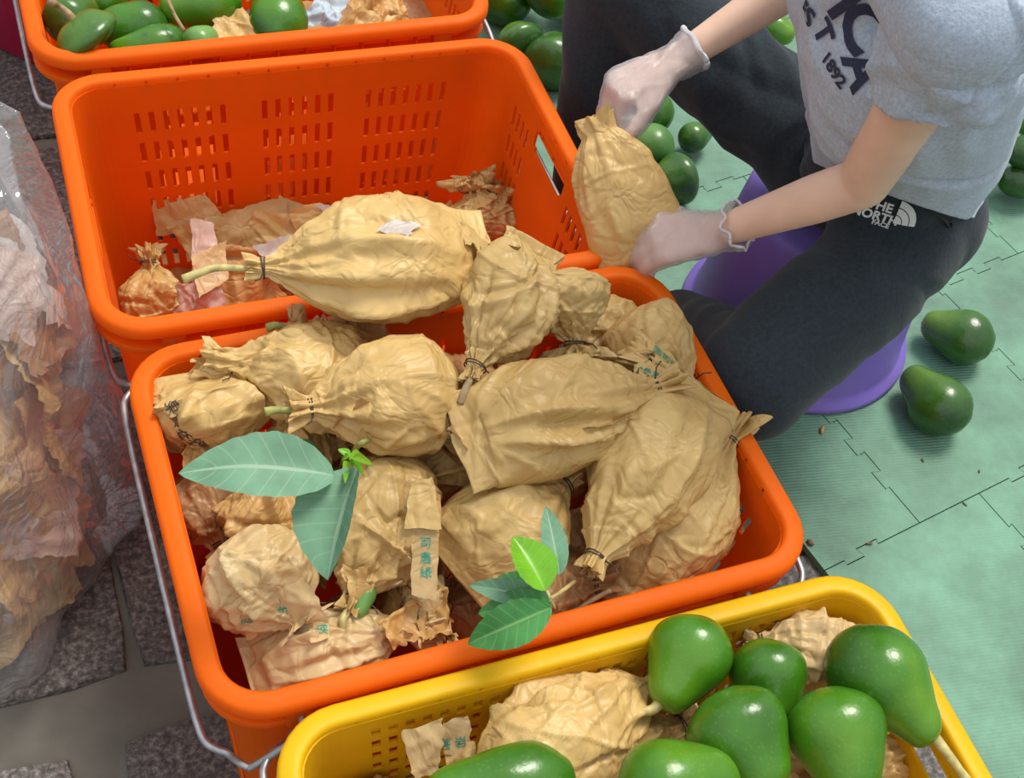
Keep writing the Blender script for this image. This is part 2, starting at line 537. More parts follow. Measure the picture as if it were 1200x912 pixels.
def film(name, milky, tint=(1, 1, 1), rough=0.08, fac_gloss=0.12, bump=0.6, bscale=26.0, milkc=(0.75, 0.75, 0.78)):
    m, nt, b = new_mat(name)
    out = nt.nodes['Material Output']
    tr = N(nt, 'ShaderNodeBsdfTransparent')
    tr.inputs['Color'].default_value = (*tint, 1)
    gl = N(nt, 'ShaderNodeBsdfGlossy')
    gl.inputs['Roughness'].default_value = rough
    df = N(nt, 'ShaderNodeBsdfDiffuse')
    df.inputs['Color'].default_value = (*milkc, 1)
    tc = N(nt, 'ShaderNodeTexCoord')
    n1 = N(nt, 'ShaderNodeTexNoise', i_Scale=bscale, i_Detail=4.0, i_Distortion=1.2)
    nt.links.new(tc.outputs['Object'], n1.inputs['Vector'])
    v = N(nt, 'ShaderNodeTexVoronoi', i_Scale=bscale * 0.8)
    nt.links.new(n1.outputs['Color'], v.inputs['Vector'])
    ad = N(nt, 'ShaderNodeMath', operation='ADD')
    nt.links.new(n1.outputs['Fac'], ad.inputs[0])
    nt.links.new(v.outputs['Distance'], ad.inputs[1])
    bp = N(nt, 'ShaderNodeBump', i_Strength=bump, i_Distance=0.012)
    nt.links.new(ad.outputs[0], bp.inputs['Height'])
    nt.links.new(bp.outputs[0], gl.inputs['Normal'])
    lw = N(nt, 'ShaderNodeLayerWeight', i_Blend=0.25)
    nt.links.new(bp.outputs[0], lw.inputs['Normal'])
    m1 = N(nt, 'ShaderNodeMixShader')
    m1.inputs[0].default_value = milky
    nt.links.new(tr.outputs[0], m1.inputs[1])
    nt.links.new(df.outputs[0], m1.inputs[2])
    m2 = N(nt, 'ShaderNodeMixShader')
    ma = N(nt, 'ShaderNodeMath', operation='MULTIPLY_ADD', i_1=0.55, i_2=fac_gloss * 0.5)
    nt.links.new(lw.outputs['Facing'], ma.inputs[0])
    nt.links.new(ma.outputs[0], m2.inputs[0])
    nt.links.new(m1.outputs[0], m2.inputs[1])
    nt.links.new(gl.outputs[0], m2.inputs[2])
    nt.links.new(m2.outputs[0], out.inputs['Surface'])
    nt.nodes.remove(b)
    return m

MAT['film'] = film('clear_plastic_film', 0.14, (0.97, 0.97, 0.98), 0.06, 0.20, 0.5, 9.0)
MAT['glove'] = film('clear_glove_film', 0.36, (1.0, 0.97, 0.97), 0.15, 0.10, 0.5, 45.0, (0.85, 0.83, 0.86))
MAT['glove_hem'] = film('bunched_glove_hem', 0.7, (1.0, 0.98, 0.98), 0.2, 0.2, 0.5, 60.0, (0.85, 0.86, 0.9))

def stone_mat():
    m, nt, b = new_mat('granite_paver')
    tc = N(nt, 'ShaderNodeTexCoord')
    gm = N(nt, 'ShaderNodeNewGeometry')
    oi = N(nt, 'ShaderNodeObjectInfo')
    n1 = N(nt, 'ShaderNodeTexNoise', i_Scale=140.0, i_Detail=3.0, i_Roughness=0.7)
    nt.links.new(gm.outputs['Position'], n1.inputs['Vector'])
    r = ramp_node(nt, [(0.36, (0.055, 0.052, 0.05)), (0.5, (0.13, 0.12, 0.115)), (0.66, (0.30, 0.28, 0.265))])
    nt.links.new(n1.outputs['Fac'], r.inputs[0])
    n2 = N(nt, 'ShaderNodeTexNoise', i_Scale=6.0, i_Detail=4.0)
    nt.links.new(gm.outputs['Position'], n2.inputs['Vector'])
    r2 = ramp_node(nt, [(0.3, (0.62, 0.57, 0.55)), (0.7, (1.0, 0.97, 0.95))])
    nt.links.new(n2.outputs['Fac'], r2.inputs[0])
    mx = N(nt, 'ShaderNodeMix', data_type='RGBA', blend_type='MULTIPLY')
    mx.inputs['Factor'].default_value = 1.0
    nt.links.new(r.outputs[0], mx.inputs['A'])
    nt.links.new(r2.outputs[0], mx.inputs['B'])
    hs = N(nt, 'ShaderNodeHueSaturation')
    v = N(nt, 'ShaderNodeMapRange', i_3=0.8, i_4=1.15)
    nt.links.new(oi.outputs['Random'], v.inputs[0])
    nt.links.new(v.outputs[0], hs.inputs['Value'])
    nt.links.new(mx.outputs['Result'], hs.inputs['Color'])
    nt.links.new(hs.outputs[0], b.inputs['Base Color'])
    b.inputs['Roughness'].default_value = 0.7
    bp = N(nt, 'ShaderNodeBump', i_Strength=0.35, i_Distance=0.002)
    nt.links.new(n1.outputs['Fac'], bp.inputs['Height'])
    nt.links.new(bp.outputs[0], b.inputs['Normal'])
    return m

MAT['stone'] = stone_mat()
MAT['mortar'] = simple('cement_joint', (0.135, 0.125, 0.105), 0.85, 0, 0.2, 18, 0.25)

def mat_mat():
    m, nt, b = new_mat('green_foam')
    gm = N(nt, 'ShaderNodeNewGeometry')
    n1 = N(nt, 'ShaderNodeTexNoise', i_Scale=5.0, i_Detail=7.0, i_Roughness=0.68)
    nt.links.new(gm.outputs['Position'], n1.inputs['Vector'])
    r = ramp_node(nt, [(0.34, (0.088, 0.18, 0.125)), (0.52, (0.137, 0.285, 0.195)), (0.68, (0.185, 0.40, 0.27))])
    nt.links.new(n1.outputs['Fac'], r.inputs[0])
    # brown dirt blotches
    n2 = N(nt, 'ShaderNodeTexNoise', i_Scale=10.0, i_Detail=6.0, i_Roughness=0.75)
    mp = N(nt, 'ShaderNodeMapping')
    mp.inputs['Location'].default_value = (4.2, 1.7, 0)
    nt.links.new(gm.outputs['Position'], mp.inputs['Vector'])
    nt.links.new(mp.outputs[0], n2.inputs['Vector'])
    r2 = ramp_node(nt, [(0.57, (0, 0, 0)), (0.76, (1, 1, 1))])
    nt.links.new(n2.outputs['Fac'], r2.inputs[0])
    ms = N(nt, 'ShaderNodeMath', operation='MULTIPLY', i_1=0.55)
    nt.links.new(r2.outputs[0], ms.inputs[0])
    mx = N(nt, 'ShaderNodeMix', data_type='RGBA')
    nt.links.new(ms.outputs[0], mx.inputs['Factor'])
    nt.links.new(r.outputs[0], mx.inputs['A'])
    mx.inputs['B'].default_value = (0.17, 0.17, 0.12, 1)
    nt.links.new(mx.outputs['Result'], b.inputs['Base Color'])
    b.inputs['Roughness'].default_value = 0.62
    # fine parallel ribs of the foam
    mp2 = N(nt, 'ShaderNodeMapping')
    mp2.inputs['Rotation'].default_value = (0, 0, math.radians(-80))
    nt.links.new(gm.outputs['Position'], mp2.inputs['Vector'])
    w = N(nt, 'ShaderNodeTexWave', i_Scale=75.0, i_Distortion=0.6, i_Detail=1.0)
    nt.links.new(mp2.outputs[0], w.inputs['Vector'])
    bp = N(nt, 'ShaderNodeBump', i_Strength=0.35, i_Distance=0.0015)
    nt.links.new(w.outputs['Fac'], bp.inputs['Height'])
    nt.links.new(bp.outputs[0], b.inputs['Normal'])
    return m

MAT['foam'] = mat_mat()
MAT['debris'] = simple('dry_plant_litter', (0.16, 0.10, 0.055), 0.8, 0, 0.4, 200)

# ------------------------------------------------------------------ ground: mortar bed with granite pavers
gv, gf = [], []
def box_vf(lo, hi):
    x0, y0, z0 = lo
    x1, y1, z1 = hi
    V = [(x0, y0, z0), (x1, y0, z0), (x1, y1, z0), (x0, y1, z0), (x0, y0, z1), (x1, y0, z1), (x1, y1, z1), (x0, y1, z1)]
    Fc = [(0, 3, 2, 1), (4, 5, 6, 7), (0, 1, 5, 4), (1, 2, 6, 5), (2, 3, 7, 6), (3, 0, 4, 7)]
    return V, Fc

V, Fc = box_vf((-2.6, -2.2, -0.06), (4.2, 4.6, -0.007))
floor = tag(mesh_obj('floor', V, Fc, MAT['mortar'], smooth=False), kind='structure')

def paver_mesh(w, d, seed):
    """bevelled slab with an uneven, chipped outline"""
    r = random.Random(seed)
    n = 7
    ring = []
    for k in range(4):
        c0 = [(-w / 2, -d / 2), (w / 2, -d / 2), (w / 2, d / 2), (-w / 2, d / 2)][k]
        c1 = [(w / 2, -d / 2), (w / 2, d / 2), (-w / 2, d / 2), (-w / 2, -d / 2)][k]
        for i in range(n):
            t = i / n
            j = r.uniform(-0.0022, 0.0022) if i else -0.0
            p = [c0[0] + (c1[0] - c0[0]) * t, c0[1] + (c1[1] - c0[1]) * t]
            p[(k + 1) % 2] += j
            if i == 0:
                p[0] *= 1 - 0.012 / w
                p[1] *= 1 - 0.012 / d
            ring.append(p)
    m = len(ring)
    V = []
    for z, s in ((-0.012, 1.0), (-0.0035, 1.0), (0.0, 0.992)):
        for p in ring:
            V.append((p[0] * s, p[1] * s, z))
    Fc = []
    for a in range(2):
        for i in range(m):
            i2 = (i + 1) % m
            Fc.append((a * m + i, a * m + i2, (a + 1) * m + i2, (a + 1) * m + i))
    Fc.append(tuple(2 * m + i for i in range(m)))
    return V, Fc

# rows of pavers along the edge of the stall; the mortar joints are wide
row_edges = [(-1.20, -0.83), (-0.79, -0.42), (-0.385, -0.035), (0.03, 0.405), (0.435, 0.818), (0.84, 1.21), (1.235, 1.60), (1.63, 2.0)]
row_shift = [0.05, -0.17, 0.105, 0.104, -0.16, -0.05, -0.2, 0.1]
row_pitch = [0.41, 0.41, 0.44, 0.406, 0.408, 0.406, 0.41, 0.41]
proto_pavers = {}
for r_, ((y0, y1), sh, pit) in enumerate(zip(row_edges, row_shift, row_pitch)):
    w = 0.40
    key = round(y1 - y0, 3)
    for c_ in range(-4, 3):
        x0 = sh + c_ * pit
        if x0 > 0.5:
            continue
        kk = (key, c_ % 3)
        if kk not in proto_pavers:
            V, Fc = paver_mesh(w, y1 - y0, hash(kk) % 997)
            o = mesh_obj('paver', V, Fc, MAT['stone'], floor, smooth=False)
            proto_pavers[kk] = o
        else:
            o = proto_pavers[kk].copy()
            COL.objects.link(o)
        o.location = (x0 + w / 2, (y0 + y1) / 2, 0.0)

# ------------------------------------------------------------------ green foam puzzle mat
MAT_TOP = 0.010
ang = math.radians(10)
def edge_points(s0, s1, avoid=(), d=0.0060, per=0.054):
    k0 = math.ceil((s0 + 0.012) / per)
    pts = []
    k = k0
    while (k + 1.08) * per < s1 - 0.010:
        if any(k * per - 0.012 < a_ < (k + 1.08) * per + 0.012 for a_ in avoid):
            k += 1
            continue
        for a, off in ((0.05, 0.0), (0.02, -d), (0.53, -d), (0.46, d), (1.06, d), (1.0, 0.0)):
            pts.append(((k + a) * per, off))
        k += 1
    return pts

foam = empty('foam_mat', (0.47, -0.062, 0.0), (0, 0, ang))
tag(foam, 'green foam puzzle floor mat with jigsaw seams under the stool and loose avocados', 'floor mat')
T = 0.288
gap = 0.0007
for j in range(-3, 6):
    OFF = lambda jj: [0.121, 0.0, 0.13, 0.05, 0.09][jj % 5] if jj >= 0 else [-0.068, 0.1, 0.02][(-1 - jj) % 3]
    off = OFF(j)
    cor = lambda jj: [OFF(jj) + q * T for q in range(-1, 6)]
    for i in range(-2, 5):
        x0, x1 = off + i * T, off + (i + 1) * T
        if x1 < 0.06:
            continue
        x0 = max(x0, -0.028)
        y0, y1 = j * T, (j + 1) * T
        B = [(x, y0 + o_ + gap) for x, o_ in edge_points(x0, x1, cor(j) + cor(j - 1))]
        Tp = [(x, y1 + o_ - gap) for x, o_ in edge_points(x0, x1, cor(j) + cor(j + 1))][::-1]
        Rr = [(x1 + o_ - gap, y) for y, o_ in edge_points(y0, y1)]
        Ll = [(x0 + (o_ if x0 > -0.02 else 0) + gap, y) for y, o_ in edge_points(y0, y1)][::-1]
        poly = [(x0 + gap, y0 + gap)] + B + [(x1 - gap, y0 + gap)] + Rr + [(x1 - gap, y1 - gap)] + Tp + [(x0 + gap, y1 - gap)] + Ll
        n = len(poly)
        V = [(x, y, 0.0005) for x, y in poly] + [(x, y, MAT_TOP) for x, y in poly]
        Fc = [(k, (k + 1) % n, n + (k + 1) % n, n + k) for k in range(n)]
        Fc.append(tuple(n + k for k in range(n)))
        mesh_obj('mat_tile', V, Fc, MAT['foam'], foam, smooth=False)

# ------------------------------------------------------------------ crates
H_RIM = 0.305
HX, HY = 0.248, 0.168      # inner half size at the rim
TAPER = 0.07
RC = 0.036

def rr_point(hx, hy, rc, side, q):
    """point on a rounded rectangle. side 0..3 = front(-y), right, back, left straight runs with q = coordinate along it;
    side 10..13 = corner after that side with q = 0..1"""
    if side == 0: return (q, -hy)
    if side == 1: return (hx, q)
    if side == 2: return (-q, hy)
    if side == 3: return (-hx, -q)
    k = side - 10
    cx, cy = [(hx - rc, -hy + rc), (hx - rc, hy - rc), (-hx + rc, hy - rc), (-hx + rc, -hy + rc)][k]
    a = [-PI / 2, 0, PI / 2, PI][k] + q * PI / 2
    return (cx + rc * math.cos(a), cy + rc * math.sin(a))

SW = 0.0064
long_slots = [-0.175 + 0.0153 * i for i in range(7)] + [-0.038 + 0.0155 * i for i in range(6)] + [0.087 + 0.0158 * i for i in range(7)]
short_slots = [s * (0.066 + 0.0145 * i) for s in (-1, 1) for i in range(4)]
slot_rows = [(0.262 - 0.040 * i - 0.0265, 0.262 - 0.040 * i) for i in range(6)]

def crate_body(name, mat, parent, long_slots=long_slots, slot_rows=slot_rows, SW=SW):
    cols = []     # (side, q at rim size, hole kind)
    def side_cols(side, half, slots, handle):
        e = set([-half, half])
        for s in slots:
            e.add(round(s - SW / 2, 5)); e.add(round(s + SW / 2, 5))
        if handle:
            e.update([-0.046, -0.040, 0.040, 0.046])
        e = sorted(e)
        for i, q in enumerate(e[:-1]):
            mid = (q + e[i + 1]) / 2
            kind = 's' if any(abs(mid - s) < SW / 2 for s in slots) else ('h' if handle and abs(mid) < 0.046 else '')
            if kind == 'h' and abs(mid) > 0.040: kind = 'e'
            cols.append((side, q, kind))
        for i in range(7):
            cols.append((side + 10, i / 7, ''))
    for side in range(4):
        lng = side % 2 == 0
        side_cols(side, (HX if lng else HY) - RC, long_slots if lng else short_slots, not lng)
    zs = {0.004, 0.298}
    for a, b_ in slot_rows:
        zs.add(a); zs.add(b_)
    zs.update([0.2521, 0.257, 0.279, 0.2842])
    zs = sorted(zs)
    nc, nr = len(cols), len(zs)
    V = []
    for z in zs:
        d = TAPER * (H_RIM - z)
        sx, sy = (HX - d - RC) / (HX - RC), (HY - d - RC) / (HY - RC)
        for side, q, _ in cols:
            qq = q
            if side < 10:
                qq = q * (sx if side % 2 == 0 else sy)
            x, y = rr_point(HX - d, HY - d, RC, side, qq)
            V.append((x, y, z))
    Fc = []
    for r_ in range(nr - 1):
        zm = (zs[r_] + zs[r_ + 1]) / 2
        in_slot = any(a < zm < b_ for a, b_ in slot_rows)
        for c_ in range(nc):
            k = cols[c_][2]
            if k == 's' and in_slot:
                continue
            if k == 'h' and 0.252 < zm < 0.284:
                continue
            if k == 'e' and 0.257 < zm < 0.279:
                continue
            c2 = (c_ + 1) % nc
            Fc.append((r_ * nc + c_, r_ * nc + c2, (r_ + 1) * nc + c2, (r_ + 1) * nc + c_))
    Fc.append(tuple(range(nc))[::-1])
    o = mesh_obj(name, V, Fc, mat, parent, smooth=False)
    md = o.modifiers.new('thickness', 'SOLIDIFY')
    md.thickness = 0.0032
    md.offset = 0.0
    return o

def ring_loft(name, prof, mat, parent, nst=10):
    """sweep a closed profile of (offset from inner rim line, z) round the rounded rectangle"""
    cols = []
    for side in range(4):
        half = (HX if side % 2 == 0 else HY) - RC
        for i in range(nst):
            cols.append((side, -half + 2 * half * i / nst))
        for i in range(8):
            cols.append((side + 10, i / 8))
    V = []
    for off, z in prof:
        for side, q in cols:
            V.append((*rr_point(HX + off, HY + off, RC + off, side, q), z))
    Fc = grid_faces(len(cols), len(prof), True, True)
    o = mesh_obj(name, V, Fc, mat, parent)
    bv = o.modifiers.new('edge', 'BEVEL')
    bv.width = 0.0012
    bv.segments = 2
    bv.limit_method = 'ANGLE'
    bv.angle_limit = math.radians(50)
    return o

def make_crate(mat, name, **kw):
    root = empty(name)
    crate_body('crate_wall', mat, root, **kw)
    ring_loft('rim', [(-0.001, 0.290), (-0.001, 0.3025), (0.0015, 0.3055), (0.0135, 0.3055), (0.0172, 0.302), (0.0178, 0.2915), (0.0148, 0.2915), (0.0138, 0.3005), (0.003, 0.3015), (0.003, 0.290)], mat, root)
    ring_loft('flange', [(-0.0005, 0.2715), (-0.0005, 0.2745), (0.0135, 0.2745), (0.0145, 0.268), (0.0125, 0.268), (0.0115, 0.2715)], mat, root)
    # little stiffening ribs between rim and flange
    V, Fc = [], []
    def rib(cx, cy, dx, dy):
        v, f = box_vf((cx - dx, cy - dy, 0.273), (cx + dx, cy + dy, 0.3018))
        b0 = len(V)
        V.extend(v); Fc.extend([tuple(i + b0 for i in q) for q in f])
    for i in range(-6, 7):
        for s in (-1, 1):
            rib(i * 0.033, s * (HY + 0.0055), 0.0011, 0.0065)
    for i in range(-3, 4):
        for s in (-1, 1):
            rib(s * (HX + 0.0055), i * 0.034, 0.0065, 0.0011)
    tag(mesh_obj('stiffening_ribs', V, Fc, mat, root, smooth=False), kind='stuff')
    # lower corner flare: a band near the foot
    ring_loft('foot_band', [(-0.0185, 0.0), (-0.0185, 0.018), (-0.0165, 0.018), (-0.0155, 0.0)], mat, root)
    for s in (-1, 1):
        # lugs that hold the bail
        for t in (-1, 1):
            v, f = box_vf((s * 0.196 - 0.011, t * (HY + 0.0075) - 0.0085, 0.262), (s * 0.196 + 0.011, t * (HY + 0.0075) + 0.0085, 0.292))
            o = mesh_obj('handle_lug', v, f, mat, root, smooth=False)
            b = o.modifiers.new('edge', 'BEVEL'); b.width = 0.003; b.segments = 2
        pts = [(0.196, -0.170, 0.279), (0.197, -0.190, 0.277), (0.207, -0.1965, 0.268), (0.236, -0.197, 0.244), (0.241, -0.195, 0.241), (0.247, -0.190, 0.243),
               (0.254, -0.184, 0.251), (0.260, -0.180, 0.252), (0.267, -0.172, 0.252), (0.270, -0.160, 0.254), (0.2715, -0.12, 0.257), (0.272, 0.0, 0.258)]
        full = pts + [(x, -y, z) for x, y, z in pts[::-1][1:]]
        full = [(s * x, y, z) for x, y, z in full]
        tube('wire_handle', full, 0.0031, MAT['wire'], root, 8, 120)['side'] = s
    return root

crate = make_crate(MAT['orange'], 'orange_crate')
tag(crate, 'orange plastic crate heaped full of paper wrapped avocados with leaves on top', 'crate', 'orange crates')
crate_b = copy_tree(crate)
crate_b.location = (-0.013, 0.3826, 0)
crate_b.rotation_euler = (0, 0, -0.0264)
tag(crate_b, 'orange plastic crate nearly empty with only torn paper scraps on its bottom', 'crate', 'orange crates')
crate_a = copy_tree(crate)
crate_a.location = (-0.016, 0.778, 0)
crate_a.rotation_euler = (0, 0, -0.012)
tag(crate_a, 'orange plastic crate at the back holding unwrapped green avocados and paper', 'crate', 'orange crates')
def hang_bail(root, side, deg):
    """let a wire bail swing about its lugs"""
    for ch in root.children:
        if ch.name.startswith('wire_handle') and ch['side'] == side:
            pv = Matrix.Translation((side * 0.196, 0, 0.277))
            ch.matrix_basis = pv @ Matrix.Rotation(math.radians(deg) * side, 4, 'Y') @ pv.inverted()
hang_bail(crate_b, -1, 24)
hang_bail(crate_b, 1, 24)
hang_bail(crate_a, -1, 8)
crate_d = make_crate(MAT['yellow'], 'yellow_crate', long_slots=[g + 0.0140 * i for g in (-0.184, -0.049, 0.086) for i in range(8)],
                     slot_rows=[(0.2835 - 0.0195 * i - 0.0115, 0.2835 - 0.0195 * i) for i in range(12)], SW=0.0076)
crate_d.location = (0.0348, -0.3792, 0)
crate_d.rotation_euler = (0, 0, -0.0145)
tag(crate_d, 'yellow plastic crate with shiny bare avocados lying on wrapped ones', 'crate')

# ------------------------------------------------------------------ paper wrapped avocados
def profile(points, t):
    P = np.array(points, float)
    x, y = P[:, 0], P[:, 1]
    # monotone-ish smooth interpolation
    s = np.interp(t, x, np.arange(len(x)))
    i = np.clip(s.astype(int), 0, len(x) - 2)
    u = s - i
    u = u * u * (3 - 2 * u)
    lin = np.interp(t, x, y)
    sm = y[i] * (1 - u) + y[i + 1] * u
    return 0.55 * lin + 0.45 * sm

def bag_shape(seed, L, R, bottom='flat', frill=0.022, flare=1.0, wr=1.0, nphi=136, nt=124, slim=1.06, thick=0.92, bend=0.0, fin=None):
    """paper bag tied round a fruit. axis x from the closed bottom (-L/2) to the tie (+L/2), frill beyond; y = width, z = thickness"""
    r = np.random.RandomState(seed)
    tmax = 1 + frill / L
    t = np.linspace(0, tmax, nt)
    rn = 0.0085
    if bottom == 'flat':
        w0 = r.uniform(0.72, 0.95)
        A = [(0, w0), (0.12, w0 * 0.98), (0.3, 0.98), (0.45, 1.0), (0.62, 0.9), (0.78, 0.62), (0.9, 0.33), (0.97, rn / R), (1.0, rn / R), (1.05, rn / R * 1.4 * flare), (1.3, 0.42 * flare)]
        Bz = [(0, 0.03), (0.06, 0.14), (0.16, 0.52), (0.3, 0.84), (0.45, 0.98), (0.62, 0.88), (0.78, 0.58), (0.9, 0.27), (0.97, rn / R), (1.0, rn / R), (1.05, rn / R * 1.2), (1.3, 0.26 * flare)]
    elif bottom == 'open':
        A = [(0, 0.98), (0.1, 1.0), (0.3, 1.0), (0.5, 0.95), (0.75, 0.78), (0.9, 0.52), (1.0, 0.34), (1.3, 0.45)]
        Bz = [(0, 0.03), (0.1, 0.2), (0.3, 0.42), (0.5, 0.46), (0.75, 0.36), (0.9, 0.25), (1.0, 0.16), (1.3, 0.2)]
    else:
        A = [(0, 0.10), (0.03, 0.42), (0.1, 0.72), (0.22, 0.93), (0.4, 1.0), (0.6, 0.9), (0.78, 0.62), (0.9, 0.32), (0.97, rn / R), (1.0, rn / R), (1.05, rn / R * 1.4 * flare), (1.3, 0.42 * flare)]
        Bz = [(0, 0.05), (0.03, 0.36), (0.1, 0.68), (0.22, 0.92), (0.4, 1.0), (0.6, 0.9), (0.78, 0.6), (0.9, 0.28), (0.97, rn / R), (1.0, rn / R), (1.05, rn / R * 1.2), (1.3, 0.30 * flare)]
    a = profile(A, t) * R * slim
    b = profile(Bz, t) * R * thick * slim
    phi = np.linspace(0, 2 * PI, nphi, endpoint=False)
    TT, PH = np.meshgrid(t, phi, indexing='ij')
    aa, bb = a[:, None], b[:, None]
    c, s = np.cos(PH), np.sin(PH)
    seam = np.clip(1 - TT / 0.5, 0, 1) if bottom == 'flat' else 0 * TT
    ex = 1.0 + 0.30 * seam
    X = (TT - 0.5) * L
    Y = aa * np.sign(c) * np.abs(c) ** ex
    Z = bb * np.sign(s) * np.abs(s) ** (1.0 - 0.15 * seam)
    # gathers that run to the tie
    k1, k2 = r.randint(7, 10), r.randint(12, 17)
    g = np.clip((TT - 0.42) / 0.5, 0, 1) ** 1.3
    w = vnoise(np.stack([np.cos(PH).ravel() * 1.5, np.sin(PH).ravel() * 1.5, TT.ravel() * 3], -1), 1.7, seed).reshape(TT.shape)
    pl = (tri(PH / (2 * PI) * k1 + 0.25 * w + 0.08 * TT) - 0.5) * 0.62 + (tri(PH / (2 * PI) * k2 - 0.35 * w + 0.3) - 0.5) * 0.38
    fr = np.clip((TT - 1.0) / max(tmax - 1, 1e-3), 0, 1)
    rad = 1 + pl * g * (0.34 + 0.2 * wr) * (1 - 0.45 * np.exp(-((TT - 1) / 0.03) ** 2)) + fr * (pl * 1.2 + 0.45 * w)
    # loose paper pinched into fins along the body
    for _ in range(2 if bottom == 'flat' else 1):
        p0 = r.uniform(0.15, 2.6) if fin is None else fin
        tw = r.uniform(-1.0, 1.0)
        dphi = np.abs((PH - p0 - tw * (TT - 0.4) + PI) % (2 * PI) - PI)
        am = r.uniform(0.10, 0.26) * wr
        rad += am * np.exp(-dphi / 0.10) * np.exp(-((TT - r.uniform(0.3, 0.6)) / 0.32) ** 2) - am * 0.5 * np.exp(-((dphi - 0.28) / 0.16) ** 2) * np.exp(-((TT - 0.45) / 0.3) ** 2)
    Y, Z = Y * rad, Z * rad
    X = X + fr * (w * 0.35 + pl * 0.3) * frill
    V = np.stack([X.ravel(), Y.ravel(), Z.ravel()], -1)
    # outward direction
    n = np.stack([0 * X.ravel(), (c / np.maximum(aa, 1e-4)).ravel(), (s / np.maximum(bb, 1e-4)).ravel()], -1)
    n /= np.linalg.norm(n, axis=1)[:, None] + 1e-9
    cr = crease(V, seed, 16, 7, 0.012)
    ce = cells(V, seed + 5, 60)
    ce2 = cells(V, seed + 9, 190)
    body = (1 - 0.6 * np.exp(-((TT.ravel() - 1) / 0.06) ** 2)) * np.clip(TT.ravel() * 6 + 0.35, 0, 1)
    h = (cr * 0.68 - (ce - ce.mean()) * 0.13 - (ce2 - ce2.mean()) * 0.03 + folds(V, seed, 46, 0.0030, 0.0030, 0.045)) * wr * body
    big = vnoise(V, 15.0, seed + 3) * 0.003 * wr
    V = V + n * (h + big)[:, None]
    V[:, 0] += vnoise(V, 30.0, seed + 21) * 0.004 * (TT.ravel() < 0.12)
    if bend:
        V[:, 2] += bend * (V[:, 0] / (L / 2)) ** 2
    Fc = [f[::-1] for f in grid_faces(nphi, nt, wrap_u=True)]
    Fc.append(tuple(range(nphi)))
    return V, Fc

def frame_from(P0, P1, roll=0.0):
    """x from bottom to neck, z as near as possible to the line back to where it is seen from"""
    X = norm(P1 - P0)
    mid = (P0 + P1) / 2
    z = norm(norm(CAM - mid) + np.array([0, 0, 0.9]))
    z = norm(z - X * (z @ X))
    y = np.cross(z, X)
    ca, sa = math.cos(roll), math.sin(roll)
    y2 = y * ca + z * sa
    z2 = -y * sa + z * ca
    return X, y2, z2

def mat_from(X, Y, Z, O):
    m = Matrix.Identity(4)
    for i in range(3):
        m[i][0], m[i][1], m[i][2], m[i][3] = X[i], Y[i], Z[i], O[i]
    return m

def decal(name, text, parent, mesh_o, center, right, normal, size, mat, bold=False, lift=0.0006, spacing=1.0, shear=0.0):
    """flat print: the letters are laid on the surface under them, in the frame of mesh_o"""
    cu = bpy.data.curves.new(name + '_c', 'FONT')
    cu.body = text
    cu.size = size
    cu.align_x = 'CENTER'
    cu.align_y = 'CENTER'
    cu.space_character = spacing
    cu.shear = shear
    cu.resolution_u = 3
    if bold:
        cu.offset = size * (0.010 if ord(text[0]) > 0x2000 else 0.035)
    to = bpy.data.objects.new(name + '_t', cu)
    COL.objects.link(to)
    dg = bpy.context.evaluated_depsgraph_get()
    me = bpy.data.meshes.new_from_object(to.evaluated_get(dg))
    bpy.data.objects.remove(to, do_unlink=True)
    bm = bmesh.new()
    bm.from_mesh(me)
    for _ in range(3):
        es = [e for e in bm.edges if e.calc_length() > max(size * 0.16, 0.0022)]
        if not es: break
        bmesh.ops.subdivide_edges(bm, edges=es, cuts=1)
        bmesh.ops.triangulate(bm, faces=[f for f in bm.faces if len(f.verts) > 4])
    Nn = norm(normal)
    Rr = norm(np.asarray(right, float) - Nn * (np.asarray(right) @ Nn))
    Uu = np.cross(Nn, Rr)
    sm = mesh_o.data
    bt = BVHTree.FromPolygons([v.co for v in sm.vertices], [p.vertices[:] for p in sm.polygons])
    C0 = np.asarray(center, float)
    bad = []
    for v in bm.verts:
        p = C0 + Rr * v.co.x + Uu * v.co.y
        hit = bt.ray_cast(Vector(p + Nn * 0.08), Vector(-Nn), 0.2)
        if hit[0] is None:
            q = bt.find_nearest(Vector(p))
            v.co = q[0] + Vector(Nn) * lift
        else:
            v.co = hit[0] + Vector(Nn) * lift
    me2 = bpy.data.meshes.new(name)
    bm.to_mesh(me2)
    bm.free()
    bpy.data.meshes.remove(me)
    me2.materials.append(mat)
    o = bpy.data.objects.new(name, me2)
    COL.objects.link(o)
    o.parent = parent
    return o

